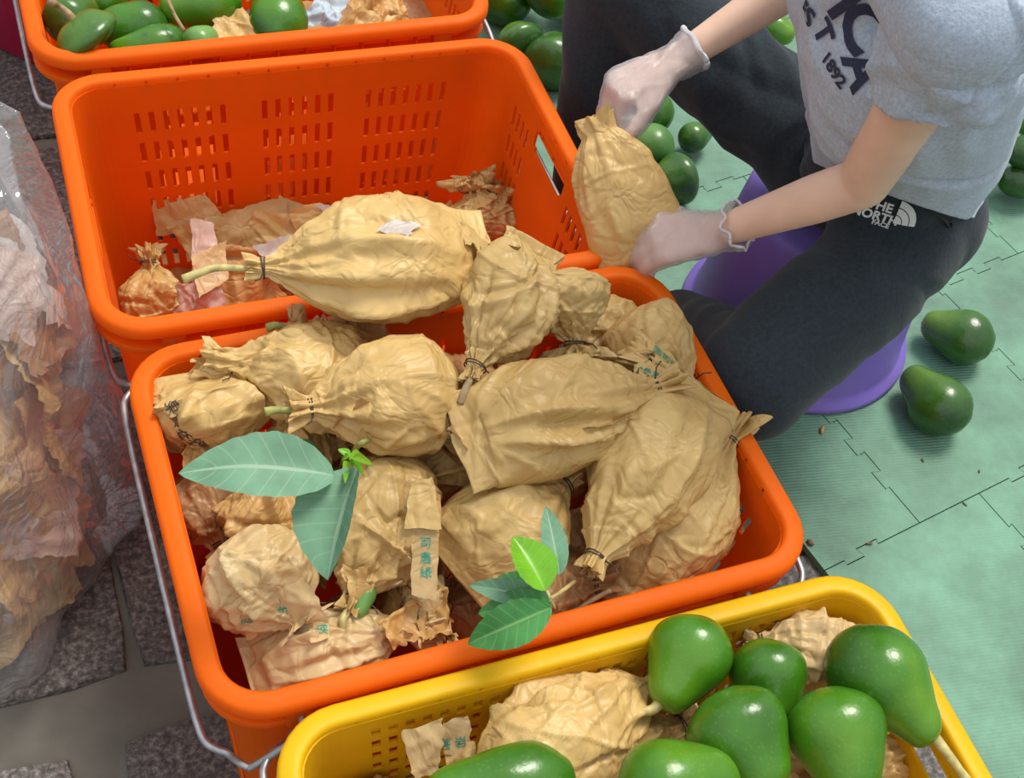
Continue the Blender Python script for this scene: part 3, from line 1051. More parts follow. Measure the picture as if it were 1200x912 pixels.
# every lump: key, bottom px, neck px, half width px, z of centre, neck height minus bottom height, layer, options
LUMPS_C = [
 ('c1', (574, 296), (306, 314), 70, .385, -.01, 9, dict(bottom='flat', seed=11, frill=.012, flare=.55, mat='kraft', stem=(.055, 'stem_pale'), roll=.25, wr=.9,
   label='largest pale bag laid across the back rim, long bare stalk pointing left')),
 ('c2', (628, 282), (556, 432), 48, .395, -.03, 9, dict(bottom='flat', seed=12, frill=.012, flare=.5, mat='kraft', stem=(.022, 'stem_brown'), roll=-.35, wr=1.2,
   label='upright bag with a folded square top and tied tail pointing to the viewer')),
 ('c9', (532, 518), (771, 457), 62, .345, .005, 8, dict(bottom='flat', seed=13, frill=.022, flare=.8, mat='kraft', roll=.1, wr=.9, 
   label='big bag across the middle of the heap, tied at its right end')),
 ('c3', (668, 312), (674, 405), 47, .375, -.04, 9, dict(bottom='round', seed=14, frill=.012, flare=1.9, mat='kraft', stem=(.022, 'stem_green'), wr=.9, roll=.3, slim=1.0,
   label='short round bag with a frilled mouth and green stalk facing the viewer')),
 ('c10', (818, 448), (697, 655), 59, .325, -.04, 7, dict(bottom='flat', seed=15, frill=.012, flare=.7, mat='kraft', roll=-.1, wr=.9,
   label='long smooth bag with a tiny tied knot at its lower end, right of middle')),
 ('c7', (538, 452), (361, 479), 66, .325, 0.0, 7, dict(bottom='round', seed=16, frill=.016, flare=.8, mat='kraft', stem=(.02, 'stem_green'), roll=.2, wr=.75,
   label='fat smooth bag just above the grey green leaf, tied at its left end')),
 ('c6', (440, 452), (273, 425), 56, .315, .015, 6, dict(bottom='round', seed=17, frill=.03, flare=.55, mat='kraft', wr=1.3, roll=0,
   label='creased bag with a tall withered tied top near the back left corner')),
 ('c8', (455, 402), (360, 392), 32, .315, .01, 5, dict(bottom='round', seed=18, frill=.018, flare=1.4, mat='kraft_orange', stem=(.018, 'stem_green'), wr=1, roll=.2,
   label='small bag with curled torn mouth tucked under the largest pale bag')),
 ('c5', (228, 425), (257, 528), 66, .285, -.05, 5, dict(bottom='flat', seed=19, frill=.012, flare=1.1, mat='kraft', stem=(.015, 'stem_green'), wr=1.0, roll=.15,
   label='broad bag with dark brown print in the crate corner by the left rim')),
 ('c4', (735, 375), (822, 452), 54, .305, -.02, 5, dict(bottom='round', seed=20, frill=.01, flare=.8, mat='kraft', wr=.8, roll=0,
   label='bag with a green printed flap at the back right rim')),
 ('c4a', (672, 330), (752, 420), 40, .27, -.02, 3, dict(bottom='round', seed=21, frill=.01, flare=.8, mat='kraft', wr=.8,
   label='bag half hidden behind the short round frilled one')),
 ('c11', (742, 694), (868, 512), 60, .275, .05, 6, dict(bottom='flat', seed=22, frill=.026, flare=.9, mat='kraft', wr=1, roll=-.25,
   label='bag leaning on the right rim with its tied crown over the edge')),
 ('c11b', (745, 585), (840, 512), 42, .255, .04, 4, dict(bottom='round', seed=23, frill=.022, flare=1.3, mat='kraft_orange', wr=1.2,
   label='bag showing only an orange curled mouth beside the tied crown')),
 ('c12', (530, 676), (664, 566), 64, .285, .02, 6, dict(bottom='flat', seed=24, frill=.01, flare=.6, mat='kraft', wr=.65, roll=.15,
   label='plump bag with a smooth bulging face just above the bright leaves')),
 ('c13', (478, 538), (412, 702), 54, .29, -.03, 6, dict(bottom='round', seed=25, frill=.012, flare=.6, mat='kraft', stem=(.016, 'stem_pale'), wr=1.4, roll=-.3,
   label='wrinkled upright bag with bare green fruit peeping through its torn tip')),
 ('c15', (268, 640), (352, 728), 62, .285, -.01, 6, dict(bottom='round', seed=26, frill=.006, flare=1.2, mat='kraft_pale', wr=.9, roll=0,
   label='round pale bag with folded printed flap beside the front left rim')),
 ('c16', (288, 788), (474, 736), 46, .25, .01, 5, dict(bottom='flat', seed=27, frill=.035, flare=1.3, mat='kraft_pale', wr=1.0, roll=0,
   label='low bag against the front rim with a big ragged open mouth')),
 ('c17', (288, 568), (362, 658), 48, .26, -.01, 5, dict(bottom='flat', seed=28, frill=.02, flare=1.2, mat='kraft_orange', wr=1.1, roll=.1,
   label='orange tinted bag directly below the big grey green leaf')),
 ('c18', (226, 556), (262, 640), 36, .23, -.02, 3, dict(bottom='round', seed=29, frill=.01, flare=.8, mat='kraft_brown', wr=1,  # its shade is put in by the browner paper colour
   label='small dark brown bag squeezed against the left crate wall')),
 ('c21', (318, 540), (392, 520), 34, .25, 0, 3, dict(bottom='round', seed=30, frill=.01, flare=.8, mat='kraft', wr=1,
   label='bag mostly covered by the long grey green leaf')),
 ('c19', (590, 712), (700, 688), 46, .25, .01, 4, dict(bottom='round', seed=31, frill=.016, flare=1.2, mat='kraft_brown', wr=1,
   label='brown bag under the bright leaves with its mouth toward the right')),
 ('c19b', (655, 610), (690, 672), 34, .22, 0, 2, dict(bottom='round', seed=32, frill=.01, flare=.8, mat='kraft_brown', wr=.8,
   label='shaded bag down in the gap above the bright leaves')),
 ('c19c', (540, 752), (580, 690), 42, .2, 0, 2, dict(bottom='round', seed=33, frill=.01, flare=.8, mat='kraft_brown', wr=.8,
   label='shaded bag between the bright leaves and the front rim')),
 ('c30', (430, 640), (520, 690), 50, .17, 0, 1, dict(bottom='round', seed=34, frill=.01, mat='kraft_brown', wr=1, label='shaded bag deep under the wrinkled upright one')),  # deep bags: mostly browner paper, shade painted into their colour
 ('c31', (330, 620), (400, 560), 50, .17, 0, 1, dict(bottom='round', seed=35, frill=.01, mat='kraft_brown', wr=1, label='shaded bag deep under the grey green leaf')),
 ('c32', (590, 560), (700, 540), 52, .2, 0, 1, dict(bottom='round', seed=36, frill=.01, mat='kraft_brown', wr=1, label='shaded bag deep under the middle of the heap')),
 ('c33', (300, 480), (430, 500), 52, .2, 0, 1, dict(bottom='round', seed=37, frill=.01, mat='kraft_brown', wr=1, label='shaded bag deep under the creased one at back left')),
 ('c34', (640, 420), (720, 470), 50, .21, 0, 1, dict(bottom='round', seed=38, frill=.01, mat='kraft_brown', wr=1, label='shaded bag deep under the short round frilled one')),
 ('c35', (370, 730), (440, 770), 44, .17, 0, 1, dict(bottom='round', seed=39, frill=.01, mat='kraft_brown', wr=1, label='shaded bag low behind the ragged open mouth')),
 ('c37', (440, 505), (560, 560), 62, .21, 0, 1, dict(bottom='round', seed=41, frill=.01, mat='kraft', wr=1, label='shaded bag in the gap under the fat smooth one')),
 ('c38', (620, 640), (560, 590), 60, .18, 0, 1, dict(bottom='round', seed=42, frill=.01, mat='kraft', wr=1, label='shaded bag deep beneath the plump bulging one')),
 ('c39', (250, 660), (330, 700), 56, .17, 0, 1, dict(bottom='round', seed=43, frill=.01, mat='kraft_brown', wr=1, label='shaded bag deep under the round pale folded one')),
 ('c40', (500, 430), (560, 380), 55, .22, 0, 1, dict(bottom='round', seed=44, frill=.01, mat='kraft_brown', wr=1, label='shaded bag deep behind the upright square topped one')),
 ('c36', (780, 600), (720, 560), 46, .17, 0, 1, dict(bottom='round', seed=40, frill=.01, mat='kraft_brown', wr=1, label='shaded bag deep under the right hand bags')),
]

def place_lumps(L, obstacles, iters=160, wall=None):
    """let the lumps of one heap settle: each is a row of balls; overlapping ones part along their lines of sight"""
    TS = np.array([.10, .28, .46, .64, .80, .93])
    n = len(L)
    P0 = np.zeros((n, 3)); P1 = np.zeros((n, 3)); R = np.zeros(n)
    for i, l in enumerate(L):
        P0[i] = at(*l[1], l[4] - l[5] / 2)
        P1[i] = at(*l[2], l[4] + l[5] / 2)
        R[i] = l[3] * dist((P0[i] + P1[i]) / 2) / F_PX
    K = np.ones(n)
    lay = np.array([l[6] for l in L])
    flat = np.array([1.0 if l[7].get('bottom', 'round') == 'flat' else 0.0 for l in L])
    prof_r = np.stack([np.array([.62, .92, 1, .9, .62, .3])] * n)
    prof_f = np.stack([np.array([.40, .85, 1, .9, .62, .3])] * n)
    PR = prof_r * (1 - flat[:, None]) + prof_f * flat[:, None]
    for it in range(iters):
        A = CAM + (P0 - CAM) * K[:, None]
        B = CAM + (P1 - CAM) * K[:, None]
        C = A[:, None, :] * (1 - TS)[None, :, None] + B[:, None, :] * TS[None, :, None]
        Q = PR * (R * K)[:, None] * 0.82
        dK = np.zeros(n)
        for i in range(n):
            for j in range(i + 1, n):
                d = np.linalg.norm(C[i][:, None] - C[j][None], axis=2)
                ov = (Q[i][:, None] + Q[j][None]) - d
                m = ov.max()
                if m > 0.0:
                    s = 0.25 * m / 1.1
                    a, b_ = (i, j) if lay[i] > lay[j] or (lay[i] == lay[j] and K[i] * dist(P0[i]) < K[j] * dist(P0[j])) else (j, i)
                    dK[a] -= s
                    dK[b_] += s * 0.8
        K = K + np.clip(dK, -0.006, 0.006)
        # the crate bottom carries them
        for i in range(n):
            c = CAM + ((P0[i] + P1[i]) / 2 - CAM) * K[i]
            low = c[2] - R[i] * K[i] * 0.85
            if low < 0.012:
                K[i] -= (0.012 - low) * 0.8
    out = []
    for i in range(n):
        a, b_, r_ = CAM + (P0[i] - CAM) * K[i], CAM + (P1[i] - CAM) * K[i], R[i] * K[i]
        if wall is not None:
            # the crate walls hold what lies below the rim
            C = a * (1 - TS)[:, None] + b_ * TS[:, None]
            rr_ = PR[i] * r_ * (0.98 if lay[i] <= 2 else 0.78)
            low = C[:, 2] < H_RIM - 0.004
            sh = np.zeros(3)
            for ax_, half in ((0, HX), (1, HY)):
                lim = half - TAPER * np.clip(H_RIM - C[:, 2], 0, 1) - 0.002
                over_p = (C[:, ax_] - wall[ax_] + rr_ - lim)[low]
                over_n = (wall[ax_] - C[:, ax_] + rr_ - lim)[low]
                if len(over_p):
                    mp_, mn_ = max(over_p.max(), 0), max(over_n.max(), 0)
                    sh[ax_] = mn_ - mp_
            a, b_ = a + sh, b_ + sh
        out.append((a, b_, r_))
    return out

def add_bag(l, geo, where, **shape):
    P0, P1, R = geo
    o_ = l[7]
    Lx = float(np.linalg.norm(P1 - P0))
    X, Y, Z = frame_from(P0, P1, o_.get('roll', 0))
    root = empty('wrapped_avocado')
    root.matrix_world = mat_from(X, Y, Z, (P0 + P1) / 2)
    seed = o_['seed']
    V, Fc = bag_shape(seed, Lx, R, o_['bottom'], o_.get('frill', .015), o_.get('flare', 1.0), o_.get('wr', 1.0), slim=o_.get('slim', 1.14), bend=o_.get('bend', 0), fin=o_.get('fin'))
    bag = mesh_obj('paper_bag', V, Fc, MAT[o_['mat']], root)
    r = random.Random(seed)
    if o_['bottom'] == 'open':
        tag(root, o_['label'], 'wrapped fruit', where)
        return root, bag, (X, Y, Z, Lx, R)
    # thin tie wound round the neck
    pts = []
    for k in range(26):
        a = k / 12 * 2 * PI
        pts.append((Lx / 2 - 0.002 + 0.0016 * math.sin(a * 0.5), 0.0098 * math.cos(a), 0.0095 * math.sin(a)))
    pts.append((Lx / 2 + 0.001, 0.018, 0.010))
    pts.append((Lx / 2 + 0.006, 0.022, 0.013))
    tube('neck_tie', pts, 0.0007, MAT['tie'], root, 5)
    if o_.get('stem'):
        ln, mt = o_['stem']
        fr = o_.get('frill', .015)
        pts = [(Lx / 2 - 0.01, 0, 0), (Lx / 2 + fr * 0.6, 0.001, 0.001), (Lx / 2 + fr + ln * 0.5, r.uniform(-.006, .006), r.uniform(0, .006)), (Lx / 2 + fr + ln, r.uniform(-.01, .01), r.uniform(-.004, .01))]
        tube('fruit_stalk', pts, [.0034, .0032, .0034, .0045], MAT[mt], root, 8, 16)
    tag(root, o_['label'], 'wrapped fruit', where)
    return root, bag, (X, Y, Z, Lx, R)

GEO_C = place_lumps(LUMPS_C, None, wall=(0, 0))
BAGS = {}
for l, g in zip(LUMPS_C, GEO_C):
    BAGS[l[0]] = add_bag(l, g, 'wrapped avocados in the full orange crate')
    if 'PRINT' in globals(): print(l[0], np.round((g[0] + g[1]) / 2, 3), round(g[2], 3))

# ------------------------------------------------------------------ bare avocados
def avocado_vf(seed, L, R, neck=0.5, nphi=40, nt=34):
    """pear shaped fruit, x from blossom end (-) to stalk end (+)"""
    r = np.random.RandomState(seed)
    u = np.linspace(0, PI, nt)
    x = -np.cos(u)                       # -1..1
    s = (x + 1) / 2
    nk = neck
    pts = [(0, 0), (.02, .27), (.08, .56), (.18, .84), (.30, .98), (.38, 1), (.50, .96), (.66, .5 * (.93 + nk)), (.80, .12 + .88 * nk - .05), (.90, nk * .80), (.955, nk * .60), (.985, nk * .36), (1, 0)]
    sx = np.array([k[0] for k in pts]); sy = np.array([k[1] for k in pts])
    # smooth Hermite interpolation through the outline points
    m = np.gradient(sy, sx)
    k = np.clip(np.searchsorted(sx, s, side='right') - 1, 0, len(sx) - 2)
    hh = sx[k + 1] - sx[k]
    tt = (s - sx[k]) / hh
    rad = (2 * tt ** 3 - 3 * tt ** 2 + 1) * sy[k] + (tt ** 3 - 2 * tt ** 2 + tt) * hh * m[k] + (-2 * tt ** 3 + 3 * tt ** 2) * sy[k + 1] + (tt ** 3 - tt ** 2) * hh * m[k + 1]
    rad = np.maximum(rad, 0)
    phi = np.linspace(0, 2 * PI, nphi, endpoint=False)
    XX = np.repeat((x * L / 2)[:, None], nphi, 1)
    RR = (rad * R)[:, None]
    Y = RR * np.cos(phi)[None, :]
    Z = RR * np.sin(phi)[None, :]
    V = np.stack([XX.ravel(), Y.ravel(), Z.ravel()], -1)
    n = np.stack([x[:, None] * 0.4 * np.ones_like(Y), np.repeat(np.cos(phi)[None], nt, 0), np.repeat(np.sin(phi)[None], nt, 0)], -1).reshape(-1, 3)
    V = V + n * (vnoise(V, 24.0, seed) * 0.0022 + vnoise(V, 70, seed + 1) * 0.0005)[:, None] * np.repeat(np.sin(u), nphi)[:, None]
    # a slight banana bend
    b = r.uniform(-0.06, 0.06) * L
    V[:, 1] += b * (V[:, 0] / (L / 2)) ** 2
    return V, grid_faces(nphi, nt, wrap_u=True) + [tuple(range(nphi))[::-1], tuple(range((nt - 1) * nphi, nt * nphi))]

def add_avocado(seed, P0, P1, R, mat, label, group, stalk=0.0, neck=0.5, roll=0.0, stalk_mat='stem_pale', sdir=None):
    P0, P1 = np.asarray(P0), np.asarray(P1)
    L = float(np.linalg.norm(P1 - P0))
    X, Y, Z = frame_from(P0, P1, roll)
    root = empty('avocado')
    root.matrix_world = mat_from(X, Y, Z, (P0 + P1) / 2)
    V, Fc = avocado_vf(seed, L, R, neck)
    mesh_obj('fruit', V, Fc, MAT[mat], root)
    r = random.Random(seed)
    e = L / 2 - 0.003
    y0 = 0
    if stalk:
        pts = [(e - .002, 0, 0), (e + stalk * .3, r.uniform(-.002, .002), .001), (e + stalk * .7, r.uniform(-.005, .005), r.uniform(-.003, .005)), (e + stalk, r.uniform(-.008, .008), r.uniform(-.003, .008))]
        if sdir is not None:
            # the stalk leaves the fruit and turns to its own direction
            inv = np.linalg.inv(np.array([X, Y, Z]).T)
            dl = inv @ norm(np.asarray(sdir))
            s0 = np.array([e - .002, 0, 0])
            pts = [s0, s0 + [stalk * .18, 0, 0] + dl * stalk * .12, s0 + dl * stalk * .55 + [stalk * .12, 0, .001], s0 + dl * stalk]
        tube('fruit_stalk', pts, [.0052, .0040, .0034, .0050], MAT[stalk_mat], root, 8, 18)
    else:
        tube('stalk_scar', [(e - .003, 0, 0), (e + .0022, 0, 0), (e + .003, 0, 0)], [.0055, .0045, .002], MAT['stem_brown'], root, 8)
    tag(root, label, 'avocado', group)
    return root

def avo_px(seed, p0, p1, hw, z0, z1, mat, label, group, **kw):
    """blossom end, stalk end and half width given where they show, heights in metres"""
    A, B = at(*p0, z0), at(*p1, z1)
    R = hw * dist((A + B) / 2) / F_PX
    return add_avocado(seed, A, B, R, mat, label, group, **kw)

# yellow crate
LUMPS_D = [
 ('d1', (548, 860), (742, 746), 71, .275, 0, 3, dict(bottom='round', seed=51, frill=.012, flare=.7, mat='kraft', wr=1.25, slim=1.02, label='big crumpled bag at the middle of the yellow crate')),
 ('d2', (990, 752), (872, 730), 44, .275, 0, 2, dict(bottom='flat', seed=52, frill=.01, flare=.7, mat='kraft_pale', wr=.8, label='pale bag at the back of the yellow crate behind bare avocados')),
 ('d4', (660, 920), (800, 850), 50, .24, 0, 1, dict(bottom='flat', seed=53, frill=.02, flare=1.0, mat='kraft', wr=1.1, label='bag wedged below the big crumpled one and the stalked avocado')),
 ('d5', (380, 925), (478, 945), 45, .2, 0, 1, dict(bottom='round', seed=54, frill=.01, mat='kraft_brown', wr=.8, label='shaded bag low in the left corner of the yellow crate')),
 ('d6', (1078, 925), (1040, 850), 42, .22, 0, 1, dict(bottom='flat', seed=55, frill=.01, mat='kraft', wr=1.1, label='bag beneath the long avocado by the right wall of the yellow crate')),
 ('d7', (820, 960), (960, 940), 60, .2, 0, 0, dict(bottom='flat', seed=56, frill=.01, mat='kraft', wr=1.1, label='bag buried below the bare avocados of the yellow crate')),
 ('d8', (560, 990), (700, 960), 60, .2, 0, 0, dict(bottom='flat', seed=57, frill=.01, mat='kraft', wr=1.1, label='bag under the avocado at the bottom edge of the yellow crate')),
 ('d9', (700, 900), (820, 860), 56, .16, 0, 0, dict(bottom='round', seed=58, frill=.01, mat='kraft', wr=1, label='bag deep beneath the stalked avocado of the yellow crate')),
 ('d10', (920, 880), (1030, 830), 56, .15, 0, 0, dict(bottom='round', seed=59, frill=.01, mat='kraft', wr=1, label='bag deep beneath the glossy avocados of the yellow crate')),
 ('d11', (520, 960), (620, 930), 56, .13, 0, 0, dict(bottom='round', seed=60, frill=.01, mat='kraft', wr=1, label='bag deep beneath the crumpled one of the yellow crate')),
]
AVO_D = [
 ('a1', (832, 728), (772, 828), 49, .32, -.015, 5, dict(seed=61, mat='avo', stalk=.042, neck=.62, sdir=-RT * .95 - UP * .2, label='avocado with long pale stalk lying next to the crumpled bag in the yellow crate')),
 ('a2', (893, 750), (914, 850), 45, .30, -.01, 4, dict(seed=62, mat='avo', neck=.68, label='small avocado in the middle between the stalked and the long avocado')),
 ('a3', (838, 812), (905, 930), 62, .32, -.01, 6, dict(seed=63, mat='avo', neck=.66, label='broad dull green avocado left of the one with a bright highlight')),
 ('a4', (962, 808), (1006, 935), 60, .32, -.01, 6, dict(seed=64, mat='avo', neck=.66, label='broad glossy avocado with a bright highlight at its centre')),
 ('a5', (985, 740), (1098, 868), 57, .325, -.01, 5, dict(seed=65, mat='avo', stalk=.05, neck=.55, sdir=RT * .6 - UP * .8, label='long pear shaped avocado with knotty stalk along the right wall of the yellow crate')),
 ('a6', (722, 935), (862, 905), 56, .315, 0, 7, dict(seed=66, mat='avo', neck=.75, label='avocado cut by the lower picture edge below the broad dull one')),
 ('a7', (675, 908), (498, 932), 48, .315, 0, 6, dict(seed=67, mat='avo', neck=.7, label='long avocado cut by the lower picture edge below the crumpled bag')),
]
ALL_D = LUMPS_D + AVO_D
GEO_D = place_lumps(ALL_D, None, wall=(0.0348, -0.3792))
k_ = 0
for zz_, yy_ in ((.062, -.455), (.062, -.365), (.062, -.285), (.155, -.46), (.150, -.37), (.225, -.462)):
    for xx_ in (-.135, .025, .185):
        l = ('f%d' % k_, None, None, 0, 0, 0, 0, dict(bottom='round', seed=700 + k_, frill=.012, mat='kraft' if k_ % 2 else 'kraft_brown', wr=1,
             label='wrapped fruit buried low in the yellow crate, %s end, %s row, %s layer' % (
                 'left' if xx_ < 0 else 'right' if xx_ > .1 else 'middle', 'near' if yy_ < -.42 else 'centre' if yy_ < -.33 else 'far', 'bottom' if zz_ < .1 else 'second' if zz_ < .2 else 'third')))
        c_ = np.array([xx_ + .012 * math.sin(k_ * 2.1), yy_, zz_])
        if np.all(pj(c_ + [0, 0, .05]) < [1e9, 880]) and zz_ > .14:
            k_ += 1
            continue
        h_ = np.array([.066, .012 * math.cos(k_ * 1.7), .004])
        add_bag(l, (c_ - h_, c_ + h_, .044), 'wrapped avocados in the yellow crate')
        k_ += 1
for l, g in zip(ALL_D, GEO_D):
    if l[0][0] == 'd':
        BAGS[l[0]] = add_bag(l, g, 'wrapped avocados in the yellow crate')
    else:
        o_ = l[7]
        add_avocado(o_['seed'], g[0], g[1], g[2], o_['mat'], o_['label'], 'bare avocados in the yellow crate', stalk=o_.get('stalk', 0), neck=o_['neck'], sdir=o_.get('sdir'))

# back crate
AVO_A = [
 ('b1', (112, 56), (84, 22), 40, .285, .03, 5, dict(seed=71, mat='avo_dark', stalk=.03, neck=.7, label='avocado standing stalk up in the near left corner of the back crate')),
 ('b2', (66, 40), (96, 2), 31, .265, 0, 3, dict(seed=72, mat='avo_dark', neck=.8, label='dark avocado against the left wall of the back crate')),
 ('b3', (198, 30), (114, 33), 30, .285, 0, 4, dict(seed=73, mat='avo', neck=.8, label='glossy avocado second from the left in the back crate')),
 ('b4', (224, 48), (128, 64), 25, .27, 0, 5, dict(seed=74, mat='avo', neck=.6, label='pear shaped avocado lying along the front rim of the back crate')),
 ('b5', (284, 2), (186, 8), 33, .29, 0, 4, dict(seed=75, mat='avo', neck=.75, label='long avocado at the centre of the back crate beside a dry twig')),
 ('b6', (224, 62), (250, 40), 19, .27, 0, 5, dict(seed=76, mat='avo_light', neck=.7, label='smallest avocado end peeping over the rim of the back crate')),
 ('b7', (331, 54), (322, -14), 34, .28, 0, 5, dict(seed=77, mat='avo', neck=.8, label='upright avocado right of the kraft scrap in the back crate')),
 ('b8', (150, 6), (90, -2), 26, .245, 0, 2, dict(seed=78, mat='avo', neck=.6, label='avocado behind the glossy one in the back crate')),
]
for l, g in zip(AVO_A, place_lumps(AVO_A, None, wall=(-0.016, 0.778))):
    o_ = l[7]
    add_avocado(o_['seed'], g[0], g[1], g[2], o_['mat'], o_['label'], 'bare avocados in the back crate', stalk=o_.get('stalk', 0), neck=o_['neck'], stalk_mat='stem_brown')

# loose on the mat
def avo_floor(seed, p0, p1, hw, mat, label, group, neck=0.6, lift=0.0, **kw):
    A = at(*p0, 0.04); B = at(*p1, 0.04)
    R = hw * dist((A + B) / 2) / F_PX
    z = MAT_TOP + R * 0.97 + lift
    A, B = at(*p0, z), at(*p1, MAT_TOP + R * 0.80 + lift)
    return add_avocado(seed, A, B, R, mat, label, group, neck=neck, **kw)

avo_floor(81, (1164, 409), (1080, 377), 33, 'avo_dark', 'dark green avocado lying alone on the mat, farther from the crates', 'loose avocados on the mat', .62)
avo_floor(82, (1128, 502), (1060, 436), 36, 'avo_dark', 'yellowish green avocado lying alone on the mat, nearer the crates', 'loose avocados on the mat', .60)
G = 'avocados heaped beyond the back leg'
for s, p0, p1, hw, z0, z1, m, lb in [
 (83, (600, 18), (575, -45), 34, .055, .055, 'avo', 'avocado directly behind the corner of the back crate'),
 (84, (648, 12), (640, -60), 33, .10, .10, 'avo', 'bright avocado with white glare beside the far trouser leg'),
 (85, (618, 62), (598, 38), 30, .05, .05, 'avo_dark', 'avocado low in the shade between crate and trouser leg'),
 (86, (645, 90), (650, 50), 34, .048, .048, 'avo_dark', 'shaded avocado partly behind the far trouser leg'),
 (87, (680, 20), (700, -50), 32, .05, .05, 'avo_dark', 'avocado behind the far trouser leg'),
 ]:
    avo_px(s, p0, p1, hw, z0, z1, m, lb, G, neck=.75)
G = 'avocados on the mat between the legs'
for s, p0, p1, hw, z0, z1, m, lb in [
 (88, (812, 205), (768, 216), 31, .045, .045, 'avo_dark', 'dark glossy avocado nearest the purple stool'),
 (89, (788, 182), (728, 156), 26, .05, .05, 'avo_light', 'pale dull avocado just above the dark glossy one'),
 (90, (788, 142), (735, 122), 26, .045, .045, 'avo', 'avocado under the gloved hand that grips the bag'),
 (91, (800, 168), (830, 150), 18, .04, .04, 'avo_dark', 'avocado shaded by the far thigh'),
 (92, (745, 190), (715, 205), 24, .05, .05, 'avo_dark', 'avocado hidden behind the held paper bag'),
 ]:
    avo_px(s, p0, p1, hw, z0, z1, m, lb, G, neck=.72)
G = 'avocados behind the seated person'
for s, p0, p1, hw, z0, z1, m, lb in [
 (93, (1172, 214), (1240, 208), 21, .045, .045, 'avo_dark', 'avocado lying flat lowest at the back of the shirt'),
 (94, (1180, 182), (1245, 172), 21, .085, .085, 'avo_dark', 'avocado on top of the flat one behind the shirt'),
 (95, (1160, 196), (1140, 214), 17, .045, .045, 'avo', 'avocado touching the shirt back beside the flat one'),
 (96, (1150, 240), (1130, 222), 15, .042, .042, 'avo_light', 'yellow green avocado end peeping from behind the shirt hem'),
 (97, (1195, 150), (1260, 135), 20, .09, .09, 'avo_light', 'topmost avocado behind the shirt back'),
 (98, (902, 12), (912, -25), 22, .06, .06, 'avo_light', 'bright avocado seen above the far thigh beside the shirt'),
 (99, (895, 28), (930, 45), 18, .045, .045, 'avo', 'green avocado just under the bright one by the shirt'),
 ]:
    avo_px(s, p0, p1, hw, z0, z1, m, lb, G, neck=.72)

# ------------------------------------------------------------------ prints, flaps and scraps
def world_bvh(objs):
    VV, FF = [], []
    for o in objs:
        mw = np.array(matrix_of(o))
        co = np.array([v.co[:] for v in o.data.vertices])
        co = co @ mw[:3, :3].T + mw[:3, 3]
        b0 = len(VV)
        VV.extend(map(tuple, co))
        FF.extend([tuple(i + b0 for i in p.vertices) for p in o.data.polygons])
    return BVHTree.FromPolygons([Vector(v) for v in VV], FF)

def matrix_of(o):
    m = o.matrix_basis.copy()
    p = o.parent
    while p is not None:
        m = p.matrix_basis @ m
        p = p.parent
    return m

def ray(px, py):
    return norm(FW * F_PX + RT * (px - 600) - UP * (py - 456))

TREE = world_bvh([b[1] for b in BAGS.values()])

def on_heap(px, py, lift=0.004, tree=None):
    """the point of the heap that shows at this place, raised a little"""
    d = ray(px, py)
    h = (tree or TREE).ray_cast(Vector(CAM), Vector(d), 5)
    if h[0] is None:
        h = (tree or TREE).find_nearest(Vector(at(px, py, 0.28)))
    p = np.array(h[0])
    return p - d * lift

def sheet(name, corners, mat, parent=None, nu=34, nv=26, seed=0, amp=0.004, curl=0.0, jag=0.003, wav=0.0, off=None):
    """torn or folded sheet of paper between four world corners (order: 0,0 / 1,0 / 1,1 / 0,1)"""
    c = np.asarray(corners, float)
    u, v = np.meshgrid(np.linspace(0, 1, nu), np.linspace(0, 1, nv))
    u, v = u.ravel()[:, None], v.ravel()[:, None]
    P = c[0] * (1 - u) * (1 - v) + c[1] * u * (1 - v) + c[2] * u * v + c[3] * (1 - u) * v
    ex, ey = c[1] - c[0], c[3] - c[0]
    n = norm(np.cross(ex, ey))
    if n @ norm(CAM - c.mean(0)) < 0: n = -n
    # ragged outline
    edge = np.minimum(np.minimum(u, 1 - u), np.minimum(v, 1 - v))[:, 0]
    j = vnoise(P, 160.0, seed)[:, None] * jag * np.exp(-edge / 0.06)[:, None]
    P = P + j * norm(ex) + j[::-1] * norm(ey)
    h = crease(P, seed, 26, 6, amp * 3.0) - (cells(P, seed + 2, 24) - 0.01) * amp * 18 * 0.35 + folds(P, seed, 8, 0.004, amp * 0.6)
    h = h + vnoise(P, 14.0, seed + 8) * wav + curl * ((2 * u[:, 0] - 1) ** 2) + (0 if off is None else off(u[:, 0], v[:, 0]))
    h -= np.mean(h)
    P = P + n * h[:, None]
    return mesh_obj(name, P, grid_faces(nu, nv), MAT[mat], parent)

def drape(P, tree, lift, h):
    """keep every point of a sheet at least lift + h above the surface below it"""
    out = P.copy()
    for i, p in enumerate(P):
        loc, nr, _, _ = tree.find_nearest(Vector(p))
        if loc is None: continue
        nr = np.array(nr)
        if nr @ (CAM - p) < 0: continue
        sd = (p - np.array(loc)) @ nr
        want = lift + h[i]
        if sd < want:
            out[i] = np.array(loc) + nr * want
    return out

def flap_on(key, name, pxs, mat, seed, lift=0.004, **kw):
    root = BAGS[key][0]
    C = [on_heap(x, y, lift if len(q) == 0 else q[0]) for x, y, *q in pxs]
    inv = np.linalg.inv(np.array(matrix_of(root)))
    o = sheet(name, C, mat, None, seed=seed, **kw)
    co = np.array([v.co[:] for v in o.data.vertices])
    hh = crease(co, seed + 3, 26, 6, kw.get('amp', .004) * 2.0)
    co = drape(co, TREE, 0.0042, np.maximum(hh, 0))
    co = co @ inv[:3, :3].T + inv[:3, 3]
    o.data.vertices.foreach_set('co', co.ravel())
    o.data.update()
    o.parent = root
    return o

